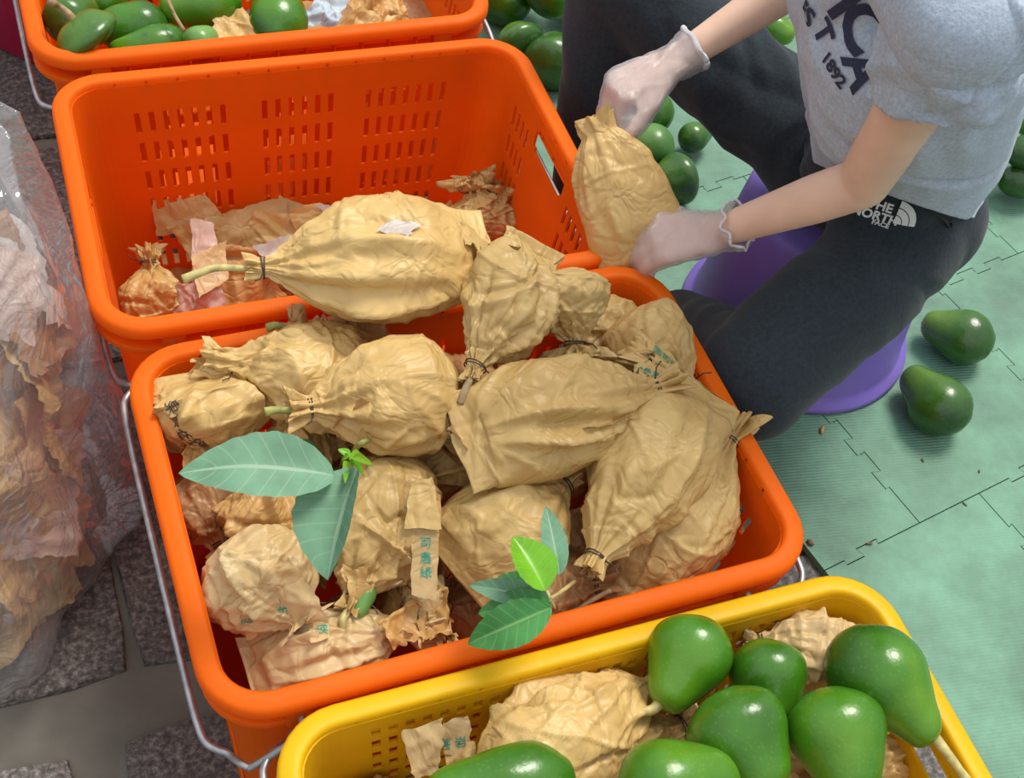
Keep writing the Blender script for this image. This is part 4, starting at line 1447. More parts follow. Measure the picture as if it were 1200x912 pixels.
def print_on(root, o, px, py, dirpx, text, size, mat='ink_green', name='printed_characters', **kw):
    """lettering on part o of a thing, upright along the picture direction dirpx"""
    mw = np.array(matrix_of(o))
    inv = np.linalg.inv(mw)
    bt = BVHTree.FromPolygons([v.co for v in o.data.vertices], [p.vertices[:] for p in o.data.polygons])
    d = ray(px, py)
    A = inv[:3, :3] @ CAM + inv[:3, 3]
    dl = norm(inv[:3, :3] @ d)
    h = bt.ray_cast(Vector(A), Vector(dl), 5)
    if h[0] is None:
        h = bt.find_nearest(Vector(inv[:3, :3] @ at(px, py, 0.29) + inv[:3, 3]))
    nrm = np.array(h[1])
    if nrm @ dl > 0: nrm = -nrm
    nrm = norm(nrm + -dl * 0.8)
    right = inv[:3, :3] @ (RT * dirpx[0] - UP * dirpx[1])
    return decal(name, text, root, o, np.array(h[0]), right, nrm, size, MAT[mat], bold=True, **kw)

# folded mouth flap with green print on the round pale bag
f = flap_on('c15', 'folded_flap', [(262, 716, .012), (340, 652, .018), (386, 728, .022), (290, 750, .016)], 'kraft_pale', 101, amp=.0028, wav=.003)
print_on(BAGS['c15'][0], f, 310, 722, (1, -.08), '綠農袋', .0125)
print_on(BAGS['c15'][0], f, 320, 703, (1, -.1), '園', .0125)
# corner of the big middle bag
f = flap_on('c9', 'folded_corner', [(512, 512), (528, 497), (548, 528), (528, 536)], 'kraft_pale', 102, amp=.0015, lift=.005, nu=16, nv=16)
print_on(BAGS['c9'][0], f, 525, 514, (.7, .7), '農園', .0105)
f = flap_on('c9', 'loose_side_fold', [(508, 561), (530, 538), (690, 505), (755, 482), ], 'kraft', 103, amp=.004, lift=.007, nu=44, nv=18)
# flap over the bag at the back right rim
f = flap_on('c4', 'folded_flap', [(722, 408), (752, 384), (800, 430), (758, 448)], 'kraft', 104, amp=.006, lift=.008)
print_on(BAGS['c4'][0], f, 763, 438, (.8, .45), '綠農', .013)
print_on(BAGS['c4'][0], f, 780, 420, (.85, .5), '園司袋', .010)
# loose flap below the fat smooth bag
flap_on('c7', 'loose_side_fold', [(388, 500), (424, 466), (514, 505), (432, 533)], 'kraft_orange', 105, amp=.003, lift=.005)
# brown printing in the corner bag
print_on(BAGS['c5'][0], BAGS['c5'][1], 207, 503, (.42, .9), '果實套袋', .0125, 'ink_brown')
flap_on('c5', 'folded_flap', [(204, 536), (250, 528), (256, 548), (212, 556)], 'kraft_orange', 106, amp=.002, lift=.006)
# white torn patch on the largest bag
f = flap_on('c1', 'white_patch', [(440, 272), (462, 258), (492, 262), (478, 276)], 'paper_white', 107, amp=.001, lift=.003, nu=14, nv=10)
f['label'] = 'white scuffed patch'
flap_on('c1', 'folded_flap', [(540, 258), (600, 262), (606, 290), (548, 286)], 'kraft', 108, amp=.003, lift=.006)
# ragged mouth of the low front bag
for k, pts in enumerate([[(478, 690), (512, 682), (528, 742), (488, 752)], [(440, 728), (484, 700), (498, 748), (456, 760)], [(486, 720), (530, 712), (524, 756), (494, 764)], [(455, 706), (500, 716), (506, 740), (452, 742)]]):
    flap_on('c16', 'torn_mouth', pts, 'kraft_orange', 110 + k, amp=.006, lift=.014 - .003 * k, wav=.012, jag=.006, nu=26, nv=24)
f = flap_on('c16', 'printed_scrap', [(366, 735), (384, 730), (386, 750), (364, 754)], 'kraft_pale', 115, amp=.001, lift=.006, nu=10, nv=10)
print_on(BAGS['c16'][0], f, 377, 738, (1, -.1), '袋', .011)
# crumpled front of the middle lower bag and the green fruit seen through the torn tip
flap_on('c13', 'torn_mouth', [(405, 672), (432, 664), (430, 716), (412, 720)], 'kraft', 116, amp=.003, lift=.006, nu=18, nv=18)
V, Fc = avocado_vf(117, .032, .010, .8, 20, 16)
Cg = on_heap(426, 703, -.005)
inv = np.linalg.inv(np.array(matrix_of(BAGS['c13'][0])))
g = mesh_obj('bare_fruit', np.asarray(V) @ np.eye(3) + (inv[:3, :3] @ Cg + inv[:3, 3]), Fc, MAT['avo_light'], BAGS['c13'][0])
g['label'] = 'green fruit skin showing through'

# torn strip of bag standing among the heap
def thing_sheet(name, pxs, mat, seed, label, cat, group=None, dz=0.0, **kw):
    C = [at(x, y, z + dz) for x, y, z in pxs]
    root_c = np.mean(C, 0)
    o = sheet(name, [c - root_c for c in C], mat, None, seed=seed, **kw)
    o.location = root_c
    tag(o, label, cat, group)
    return o

strip = empty('paper_strip')
tag(strip, 'folded strip of kraft paper printed with green characters standing amid the heap', 'paper scrap')
near_t = min(np.linalg.norm(on_heap(x, y, 0) - CAM) for x, y in [(483, 625), (515, 625), (511, 700), (482, 694), (498, 660)])
def stand(px, py, d):
    return CAM + ray(px, py) * (near_t + d)
s1 = sheet('printed_face', [stand(483, 612, -.001), stand(515, 612, .003), stand(512, 704, .004), stand(482, 698, .000)], 'kraft_pale', strip, seed=120, amp=.0010, nu=18, nv=34, wav=.0015, jag=.001)
sheet('folded_end', [stand(473, 619, -.005), stand(518, 621, -.003), stand(507, 560, .000), stand(482, 564, .000)], 'kraft', strip, seed=121, amp=.0016, nu=20, nv=26, wav=.002, jag=.001)
sheet('turned_edge', [stand(500, 572, .002), stand(517, 580, .006), stand(517, 612, .006), stand(502, 600, .002)], 'kraft_orange', strip, seed=122, amp=.001, nu=12, nv=14, jag=.001)
for k, (ch, yy) in enumerate([('司', 637), ('農', 655), ('綠', 672)]):
    print_on(strip, s1, 499, yy, (1, 0.02), ch, .0100)

# scraps low in the nearly empty crate: (px, py, z) corners
GS = 'paper scraps in the nearly empty crate'
SCR = [
 ([(200, 268, .11), (330, 230, .11), (408, 262, .09), (235, 318, .06)], 'kraft', 'wide brown sheet folded along the back wall of the nearly empty crate', .009),
 ([(178, 236, .125), (240, 228, .13), (270, 262, .10), (184, 278, .09)], 'kraft', 'brown folded end of paper standing highest beside the left slots', .004),
 ([(300, 244, .115), (374, 258, .10), (360, 294, .08), (278, 290, .08)], 'kraft', 'brown sheet with one small hole below the middle slots', .006),
 ([(340, 246, .12), (378, 237, .12), (404, 262, .10), (346, 276, .09)], 'kraft', 'small brown corner folded up under the middle slots', .004),
 ([(370, 240, .122), (385, 240, .12), (414, 262, .10), (394, 267, .10)], 'paper_white', 'narrow white torn edge under the middle slots', .002),
 ([(295, 290, .11), (380, 262, .115), (445, 256, .10), (330, 322, .09)], 'paper_white', 'greyish white sheet half under the largest pale bag', .004),
 ([(224, 256, .13), (250, 260, .13), (262, 330, .10), (226, 352, .09)], 'paper_pink', 'narrow pink faded strip standing in the middle of the scraps', .003),
 ([(225, 300, .12), (264, 282, .12), (268, 328, .10), (232, 350, .095)], 'kraft_pale', 'square tan scrap in front of the pink faded strip', .002),
 ([(200, 335, .10), (258, 326, .10), (268, 370, .07), (204, 378, .065)], 'paper_pink', 'pale pink crumpled sheet beside the little tied bag', .007),
 ([(256, 284, .11), (302, 292, .10), (338, 354, .06), (262, 358, .06)], 'kraft_orange', 'orange brown crumpled scrap right of the tan square', .010),
 ([(262, 330, .06), (340, 330, .06), (345, 372, .03), (262, 374, .03)], 'kraft_brown', 'brown scrap lowest at the front wall of the nearly empty crate', .010),
 ([(160, 300, .03), (300, 290, .03), (330, 360, .02), (170, 372, .02)], 'kraft', 'flat brown sheet spread on the bottom of the nearly empty crate', .008),
 ([(330, 300, .04), (560, 270, .04), (600, 300, .02), (350, 350, .02)], 'kraft', 'flat brown sheet under the largest pale bag on the crate bottom', .008),
 ([(500, 245, .08), (528, 235, .08), (535, 262, .06), (505, 262, .06)], 'kraft', 'brown corner of paper beside the two tufted dry bag', .003),
]
for k, (pts, m, lb, am) in enumerate(SCR):
    thing_sheet('paper_scrap', pts, m, 140 + k, lb, 'paper scrap', GS, dz=.01 if k < 10 else 0.0, amp=am * .55, wav=.006, nu=40, nv=30, jag=.0018)
LUMPS_B = [
 ('e1', (182, 388), (174, 306), 35, .085, .04, 1, dict(bottom='flat', seed=160, frill=.016, flare=.9, fin=2.2, mat='kraft', wr=.9, label='little tied brown bag standing in the front left corner of the nearly empty crate')),
 ('e2', (572, 285), (556, 222), 27, .13, .05, 1, dict(bottom='flat', seed=161, frill=.018, flare=1.6, mat='kraft', wr=1.3, label='dry torn bag in the back right corner of the nearly empty crate, left tuft')),
 ('e3', (578, 285), (590, 228), 24, .13, .05, 1, dict(bottom='flat', seed=162, frill=.012, flare=1.9, mat='kraft', wr=1.3, label='dry torn bag in the back right corner of the nearly empty crate, right tuft')),
]
for l in LUMPS_B:
    g = (at(*l[1], l[4] - l[5] / 2), at(*l[2], l[4] + l[5] / 2), l[3] * dist(at(*l[1], l[4])) / F_PX)
    BAGS[l[0]] = add_bag(l, g, 'dry empty bags')
# scraps elsewhere
thing_sheet('paper_scrap', [(250, 22, .285), (285, 8, .29), (312, 50, .28), (248, 58, .27)], 'kraft', 170, 'kraft scrap between the avocados of the back crate', 'paper scrap', amp=.004, wav=.006)
thing_sheet('paper_scrap', [(360, 50, .27), (420, 12, .285), (495, 22, .26), (470, 62, .26)], 'kraft', 171, 'large kraft heap of paper at the right of the back crate', 'paper scrap', amp=.008, wav=.012)
thing_sheet('paper_scrap', [(405, 4, .29), (470, -10, .28), (488, 28, .26), (432, 34, .27)], 'kraft_orange', 172, 'crinkled orange tinted paper at the right of the back crate', 'paper scrap', amp=.009, wav=.012)
thing_sheet('plastic_wrap', [(350, 28, .275), (372, -6, .28), (412, -4, .27), (392, 34, .26)], 'paper_blue', 173, 'blue and white crumpled wrapper beside the upright avocado of the back crate', 'wrapper', amp=.008, wav=.008)
thing_sheet('paper_scrap', [(838, 628, .16), (872, 600, .18), (872, 655, .13), (850, 650, .13)], 'kraft_brown', 174, 'brown scrap caught between the right crate wall and the leaning bag', 'paper scrap', amp=.004)
thing_sheet('paper_scrap', [(330, 0, .2), (520, -30, .2), (520, 60, .2), (300, 70, .2)], 'kraft_brown', 175, 'brown paper under the avocados of the back crate', 'paper scrap', amp=.01, wav=.01)
# the little printed flap at the left of the yellow crate
TREE_D = world_bvh([BAGS[k][1] for k in ('d1', 'd4', 'd5', 'd7', 'd8')])
scr = empty('paper_strip')
tag(scr, 'pale torn strip with green print propped in the left of the yellow crate', 'paper scrap')
P = [at(x, y, z) for x, y, z in [(472, 856, .29), (519, 840, .30), (516, 905, .265), (484, 915, .26)]]
sheet('folded_end', P, 'kraft_pale', scr, seed=180, amp=.0015, wav=.003, nu=20, nv=26)
P = [at(x, y, z) for x, y, z in [(519, 846, .285), (550, 838, .285), (552, 884, .265), (520, 886, .265)]]
pf = sheet('printed_face', P, 'kraft_pale', scr, seed=181, amp=.001, nu=16, nv=18)
print_on(scr, pf, 531, 872, (1, -.12), '菩 岩', .0095)
P = [at(x, y, z) for x, y, z in [(520, 880, .27), (556, 872, .275), (560, 895, .26), (524, 902, .255)]]
sheet('crumpled_edge', P, 'kraft', scr, seed=182, amp=.004, nu=18, nv=14)

# ------------------------------------------------------------------ leaves
def leaf_vf(L, W, fold=0.5, droop=0.1, seed=0, nu=30, nv=11, side=0.0, peak=0.45, notch=True):
    u = np.linspace(0, 1, nu)
    v = np.linspace(-1, 1, nv)
    U, Vv = np.meshgrid(u, v, indexing='ij')
    prof = (np.sin(PI * U ** (math.log(0.5) / math.log(peak))) ** 0.75)
    r = np.random.RandomState(seed)
    ed = 1 + 0.018 * np.sin(U * 46 + r.rand() * 6) * np.abs(Vv) ** 4 * (1 if notch else 0.3)
    y = Vv * prof * W * ed
    x = U * L - 0.10 * L * np.abs(Vv) * prof * 0.3
    P = np.stack([x.ravel(), y.ravel(), np.zeros(x.size)], -1)
    z = np.abs(y) * fold - droop * L * (U - 0.4) ** 2 * 2 + vnoise(P, 30, seed).reshape(U.shape) * 0.002 + 0.00035 * np.sin((U - 0.16 * np.abs(Vv)) * 8 * 2 * PI) * np.abs(Vv)
    P[:, 2] = z.ravel()
    P[:, 1] += (side * (U - 0.5) ** 2 * L).ravel()
    Fc = [(i * nv + j, (i + 1) * nv + j, (i + 1) * nv + j + 1, i * nv + j + 1) for i in range(nu - 1) for j in range(nv - 1)]
    return P, Fc, U.ravel(), Vv.ravel()

def add_leaf(parent, A, B, W, mat, fold=.4, droop=.1, roll=0.0, seed=0, clear=True, **kw):
    A, B = np.asarray(A), np.asarray(B)
    L = np.linalg.norm(B - A)
    X, Y, Z = frame_from(A, B, roll)
    P, Fc, U, Vv = leaf_vf(L, W, fold, droop, seed, **kw)
    Wd = A + P[:, :1] * X + P[:, 1:2] * Y + P[:, 2:3] * Z
    if clear:
        # lift the stiff leaf until it clears the bags under it
        for _ in range(10):
            worst = 0.0
            for p in Wd[::3]:
                loc, nr, _, _ = TREE.find_nearest(Vector(p))
                sd = (p - np.array(loc)) @ np.array(nr)
                worst = max(worst, 0.0015 - sd if sd > -0.05 else 0)
            if worst <= 0.0003: break
            Wd = Wd + norm(CAM - A) * worst * 0.9
    o = mesh_obj('leaf', Wd, Fc, MAT[mat], parent)
    uv = o.data.uv_layers.new(name='UVMap')
    li = np.zeros(len(o.data.loops), int)
    o.data.loops.foreach_get('vertex_index', li)
    uv.data.foreach_set('uv', np.stack([U[li], (Vv[li] + 1) / 2], -1).astype(np.float32).ravel())
    return o

def tip(px, py, A, drop):
    """leaf tip: as on the heap, but no steeper than a stiff leaf lies"""
    h = on_heap(px, py, .016)
    return at(px, py, float(np.clip(h[2], A[2] - drop, A[2] + .012)))

px2m = lambda P, n: n * dist(P) / F_PX
sp = empty('leaf_sprig')
tag(sp, 'sprig of large grey green leaves lying on the left half of the heap', 'leaves')
J = on_heap(411, 536, .016)
A = on_heap(394, 550, .034); B = tip(249, 544, A, .006)
add_leaf(sp, A, B, px2m(A, 33), 'leaf_grey', .18, .12, .15, 201, side=.12)
A2 = on_heap(417, 546, .014)
B2 = tip(386, 664, A2, .03)
add_leaf(sp, A2, B2, px2m(A2, 38), 'leaf_grey', .9, .05, .6, 202, peak=.5)
add_leaf(sp, on_heap(374, 532, .012), on_heap(314, 519, .012), px2m(A, 9), 'leaf_grey', .3, .1, .2, 203, clear=False)
add_leaf(sp, on_heap(372, 530, .010), on_heap(345, 516, .012), px2m(A, 7), 'leaf_deep', .3, .1, .2, 204, clear=False)
tube('leaf_stalk', spline([J, (J + A) / 2 + [0, 0, .004], A, A * .75 + B * .25], 16), .0017, MAT['stem_green'], sp, 6)
tube('leaf_stalk', spline([J, A2 + [0, 0, .002], A2 * .7 + B2 * .3], 12), .0017, MAT['stem_green'], sp, 6)
tube('twig', spline([J, on_heap(420, 522, .01), on_heap(432, 516, .008)], 12), .0026, MAT['stem_green'], sp, 7)
for k, (x, y) in enumerate([(398, 528), (402, 540), (420, 545), (428, 538), (404, 552), (425, 528)]):
    add_leaf(sp, J, on_heap(x, y, .012), .0035, 'leaf_bright', .4, .1, .3, 205 + k, nu=10, nv=5)

sq = empty('leaf_sprig')
tag(sq, 'sprig of fresh bright green leaves near the front rim of the full crate', 'leaves')
J = on_heap(645, 702, .02)
for a, b_, w, m, fo, ro, s in [
 ((640, 692, .02), (606, 633, .034), 25, 'leaf_bright', .5, .3, 221),
 ((644, 702, .024), (556, 686, .022), 15, 'leaf_grey', .35, -.1, 222),
 ((640, 698, .016), (588, 676, .018), 16, 'leaf_deep', .3, .2, 223),
 ((646, 712, .02), (557, 751, .024), 24, 'leaf_deep', .45, -.2, 224),
 ((645, 708, .016), (566, 716, .018), 20, 'leaf_deep', .3, .1, 226),
 ((656, 674, .012), (642, 600, .02), 14, 'leaf_grey', .35, .1, 225)]:
    A = on_heap(*a)
    B = tip(*b_[:2], A, .03)
    add_leaf(sq, A, B, px2m(A, w), m, fo, .1, ro, s)
tube('leaf_stalk', spline([J, on_heap(660, 692, .016), on_heap(674, 681, .012)], 12), .0019, MAT['stem_pale'], sq, 6)
tube('leaf_stalk', spline([J, on_heap(650, 714, .012)], 6), .0017, MAT['stem_pale'], sq, 6)
tube('leaf_stalk', spline([J, on_heap(641, 693, .018)], 6), .0015, MAT['stem_pale'], sq, 6)
tw = tube('dry_twig', spline([on_heap(665, 722, .006), on_heap(690, 706, .01), on_heap(716, 692, .008)], 12), .0024, MAT['stem_brown'], None, 7)
tag(tw, 'dry brown twig beside the bright leaf sprig', 'twig')
tw = tube('dry_twig', spline([at(197, 0, .325), at(206, 20, .315), at(216, 36, .305)], 10), .0022, MAT['stem_brown'], None, 6)
tag(tw, 'dry brown twig lying over the avocados of the back crate', 'twig')
tw = tube('dry_twig', spline([on_heap(455, 690, .006), on_heap(470, 682, .012), on_heap(484, 676, .01)], 12), .0014, MAT['stem_brown'], None, 6)
tag(tw, 'thin dry twig left of the printed paper strip', 'twig')

# ------------------------------------------------------------------ litter on the mat
def bit(name, px, py, ln, rr, mat, label, cat, seed):
    r = random.Random(seed)
    c = at(px, py, MAT_TOP)
    a = r.uniform(0, 6.28)
    pts = [c + np.array([math.cos(a) * ln * t + r.uniform(-.2, .2) * ln * .3, math.sin(a) * ln * t + r.uniform(-.2, .2) * ln * .3, rr * .8]) for t in (-.5, -.1, .2, .5)]
    o = tube(name, pts, [rr * .5, rr, rr * .9, rr * .4], MAT[mat], None, 6, 8)
    tag(o, label, cat, 'litter on the mat')
bit('leaf_scrap', 963, 505, .014, .0028, 'kraft_orange', 'tan scrap on the mat just below the rim of the purple stool', 'scrap', 1)
bit('twig_bit', 1018, 638, .009, .0018, 'debris', 'dark twig bit on the jigsaw seam right of the full crate', 'scrap', 2)
bit('twig_bit', 1132, 462, .012, .0012, 'debris', 'dark twig bit by the blunt end of the nearer loose avocado', 'scrap', 3)
bit('twig_bit', 1081, 540, .005, .0015, 'debris', 'dark speck on the mat below the nearer loose avocado', 'scrap', 4)
bit('twig_bit', 1147, 553, .005, .0013, 'debris', 'dark speck on the mat above the jigsaw seam at far right', 'scrap', 5)
bit('twig_bit', 1130, 591, .007, .0012, 'debris', 'dark bit at the crossing of two mat seams', 'scrap', 6)
bit('twig_bit', 949, 637, .010, .0032, 'debris', 'dark bit at the mat edge by the crate corner', 'scrap', 7)

# ------------------------------------------------------------------ magenta tub behind the back crate
tub = empty('plastic_tub', (-0.150, 1.155, 0))
tag(tub, 'magenta red plastic tub standing behind the back crate', 'tub')
pr = [(0.0, 0.0), (0.198, 0.0), (0.203, 0.004), (0.210, 0.22), (0.217, 0.223), (0.217, 0.231), (0.206, 0.23), (0.199, 0.012), (0.0, 0.008)]
n = 64
V = [(r_ * math.cos(2 * PI * k / n), r_ * math.sin(2 * PI * k / n), z) for r_, z in pr for k in range(n)]
mesh_obj('tub_wall', V, grid_faces(n, len(pr), True), MAT['magenta'], tub)

# ------------------------------------------------------------------ clear sack of used paper bags
SACK = [  # z, centre x, centre y, radius
 (0.002, -.478, .242, .175), (0.02, -.482, .242, .212), (0.07, -.486, .245, .226), (0.14, -.488, .255, .226), (0.21, -.486, .27, .212), (0.28, -.478, .285, .194),
 (0.34, -.455, .30, .164), (0.39, -.42, .315, .124), (0.43, -.388, .325, .082), (0.46, -.355, .335, .044), (0.475, -.345, .34, .012)]
def sack_at(z):
    S = np.array(SACK)
    return [np.interp(z, S[:, 0], S[:, k]) for k in (1, 2, 3)]
sack = empty('plastic_sack', (-.48, .25, 0))
tag(sack, 'clear plastic sack stuffed with used kraft bags beside the left crate rims', 'sack')
n, m = 120, 90
V = []
zz = np.interp(np.linspace(0, 1, m), np.linspace(0, 1, len(SACK)), [s[0] for s in SACK])
for z in zz:
    cx, cy, rr_ = sack_at(z)
    for k in range(n):
        a = 2 * PI * k / n
        V.append((cx + rr_ * math.cos(a), cy + rr_ * math.sin(a), z))
V = np.array(V)
C = np.array([sack_at(z)[:2] for z in zz]).repeat(n, 0)
nn = np.concatenate([V[:, :2] - C, np.zeros((len(V), 1))], 1)
nn /= np.linalg.norm(nn, axis=1)[:, None] + 1e-9
top = np.clip((V[:, 2] - 0.22) / 0.2, 0, 1)
an = np.arctan2(nn[:, 1], nn[:, 0])
h = crease(V * np.array([1, 1, .35]), 301, 8, 8, 0.045) + folds(V * np.array([1, 1, .3]), 302, 50, 0.005, 0.005, 0.09) + vnoise(V, 7.0, 303) * 0.010 + top * (tri(an / (2 * PI) * 9 + 0.2 * vnoise(V, 8, 304)) - .5) * 0.03
V = V + nn * (h - 0.006)[:, None]
V[:, 2] = np.maximum(V[:, 2], 0.0015)
V[:, 0] = np.minimum(V[:, 0], -0.264 - 0.0135 * np.clip((V[:, 2] - .19) / .05, 0, 1))
fo = mesh_obj('plastic_film', V - np.array([-.48, .25, 0]), grid_faces(n, m, True), MAT['film'], sack)
tape = sack
rs = random.Random(77)
mats = ['kraft', 'kraft_pale', 'paper_white', 'kraft_orange', 'paper_pink', 'kraft', 'kraft_brown', 'paper_white', 'kraft_pale', 'paper_pink']
protos = []
for k in range(10):
    w, hgt = rs.uniform(.15, .22), rs.uniform(.10, .15)
    o = sheet('crumpled_paper', [(-w / 2, -hgt / 2, 0), (w / 2, -hgt / 2, 0), (w / 2, hgt / 2, 0), (-w / 2, hgt / 2, 0)], mats[k], None, nu=34, nv=28, seed=320 + k, amp=.007, wav=.016, jag=.004)
    protos.append(o)
cnt = 0
CN = {'kraft': 'tan', 'kraft_pale': 'pale tan', 'paper_white': 'whitish', 'kraft_orange': 'orange brown', 'paper_pink': 'pinkish', 'kraft_brown': 'dark brown'}
for k in range(60):
    z = rs.uniform(0.02, 0.37)
    cx, cy, rr_ = sack_at(z)
    a = rs.uniform(-PI, PI) if k % 6 == 0 else rs.uniform(-2.1, 0.5)
    if k % 3 == 0:
        z = rs.uniform(.015, .11)
        cx, cy, rr_ = sack_at(z)
        a = rs.uniform(-2.3, -.5)
    q = rr_ * rs.uniform(0.60, 0.80) if k % 4 else rr_ * rs.uniform(0.1, 0.5)
    o = protos[k % 10]
    if cnt >= 10:
        o = o.copy(); COL.objects.link(o)
    cnt += 1
    o.location = (cx + q * math.cos(a) - .008, cy + q * math.sin(a), z)
    # lie along the film
    t = Vector((math.cos(a), math.sin(a), 0.35 + rs.uniform(-.3, .5))).to_track_quat('Z', 'Y')
    o.rotation_euler = (t.to_matrix() @ Matrix.Rotation(rs.uniform(0, 6.28), 3, 'Z')).to_euler()
    s = rs.uniform(.65, 1.0) * min(1, rr_ / .17) * (.75 if z < .11 else 1)
    o.scale = (s, s, s)
    tag(o, 'crumpled %s paper pressed inside the %s of the clear plastic sack' % (CN[mats[k % 10]], 'bottom' if z < .13 else 'middle' if z < .25 else 'upper part'), 'paper scrap', 'crumpled papers in the clear sack')

# ------------------------------------------------------------------ purple stool
stool = empty('plastic_stool', (0.588, 0.280, MAT_TOP))
stool.scale = (.95, .95, 1)
tag(stool, 'round purple plastic stool under the seated person on the green mat', 'stool')
pr = [(0.158, 0.0), (0.160, 0.004), (0.158, 0.010), (0.150, 0.013), (0.146, 0.022), (0.138, 0.09), (0.132, 0.16), (0.127, 0.202), (0.121, 0.212), (0.110, 0.216), (0.0, 0.213),
      (0.0, 0.209), (0.108, 0.211), (0.118, 0.207), (0.124, 0.198), (0.129, 0.16), (0.135, 0.09), (0.143, 0.022), (0.148, 0.006), (0.152, 0.0)]
n = 72
V = [(r_ * math.cos(2 * PI * k / n), r_ * math.sin(2 * PI * k / n), z) for r_, z in pr for k in range(n)]
mesh_obj('stool_shell', V, grid_faces(n, len(pr), True, True), MAT['purple'], stool)

# ------------------------------------------------------------------ the seated person
def capsule_vf(p0, r0, p1, r1, n=22, flat0=None, flat1=None):
    """tapered rounded bone; flat = (axis vector, factor) squeezes the section"""
    p0, p1 = np.asarray(p0, float), np.asarray(p1, float)
    ax = norm(p1 - p0)
    L = np.linalg.norm(p1 - p0)
    prof = []
    for a in np.linspace(-PI / 2, 0, 6)[:-1]:
        prof.append((r0 * math.sin(a), r0 * math.cos(a) + 1e-5))
    for t in np.linspace(0, 1, 6):
        prof.append((L * t, r0 + (r1 - r0) * t))
    for a in np.linspace(0, PI / 2, 6)[1:]:
        prof.append((L + r1 * math.sin(a), r1 * math.cos(a) + 1e-5))
    u = norm(np.cross(ax, [0.21, 0.13, 0.97])) if flat0 is None else norm(np.asarray(flat0[0]) - ax * (np.asarray(flat0[0]) @ ax))
    v = np.cross(ax, u)
    fu = 1.0 if flat0 is None else flat0[1]
    V = []
    for s, r_ in prof:
        for k in range(n):
            a = 2 * PI * k / n
            V.append(p0 + ax * s + (u * math.cos(a) * fu + v * math.sin(a)) * r_)
    Fc = grid_faces(n, len(prof), True)
    Fc.append(tuple(range(n))[::-1])
    Fc.append(tuple(range((len(prof) - 1) * n, len(prof) * n)))
    return V, Fc

def blob(name, bones, mat, parent, voxel=0.005, smooth=6, disp=None, cuts=()):
    """bones joined into one continuous skin"""
    VV, FF = [], []
    for b in bones:
        v, f = capsule_vf(*b[:4], flat0=b[4] if len(b) > 4 else None)
        o0 = len(VV)
        VV.extend(v)
        FF.extend([tuple(i + o0 for i in q) for q in f])
    o = mesh_obj(name + '_raw', VV, FF)
    md = o.modifiers.new('r', 'REMESH')
    md.mode = 'VOXEL'
    md.voxel_size = voxel
    ms = o.modifiers.new('s', 'SMOOTH')
    ms.factor = 0.5
    ms.iterations = smooth
    dg = bpy.context.evaluated_depsgraph_get()
    me = bpy.data.meshes.new_from_object(o.evaluated_get(dg))
    bpy.data.objects.remove(o, do_unlink=True)
    me.name = name
    if cuts:
        bm = bmesh.new()
        bm.from_mesh(me)
        for co, no in cuts:
            bmesh.ops.bisect_plane(bm, geom=bm.verts[:] + bm.edges[:] + bm.faces[:], plane_co=Vector(co), plane_no=Vector(no), clear_outer=True)
        bm.to_mesh(me)
        bm.free()
    n = len(me.vertices)
    co = np.zeros(n * 3)
    me.vertices.foreach_get('co', co)
    co = co.reshape(-1, 3)
    if disp is not None:
        no = np.zeros(n * 3)
        me.vertices.foreach_get('normal', no)
        co = co + no.reshape(-1, 3) * disp(co)[:, None]
        me.vertices.foreach_set('co', co.ravel())
    me.polygons.foreach_set('use_smooth', [True] * len(me.polygons))
    me.materials.clear()
    me.materials.append(mat)
    me.update()
    o = bpy.data.objects.new(name, me)
    COL.objects.link(o)
    o.parent = parent
    return o

J = {}
J['pelvis'] = at(1052, 225, .315)
J['waist'] = at(1052, 150, .43)
J['chest'] = at(1057, 30, .60)
J['sh_n'] = at(1125, 22, .70)
J['sh_f'] = J['sh_n'] + np.array([.045, .225, 0])
J['neck'] = (J['sh_n'] + J['sh_f']) / 2 + np.array([-.02, 0, .065])
J['head'] = J['neck'] + np.array([-.045, -.008, .062])
J['el_n'] = at(1012, 214, .49)
J['wr_n'] = at(838, 273, .365)
J['wr_f'] = at(788, 74, .43)
J['el_f'] = at(965, -42, .525)
J['hip_n'] = at(1060, 277, .305)
J['hip_f'] = at(985, 202, .305)
J['kn_n'] = at(884, 452, .25)
J['kn_f'] = at(728, -28, .40)
J['an_n'] = np.array([.392, .262, .075])
J['an_f'] = np.array([.345, .475, .075])

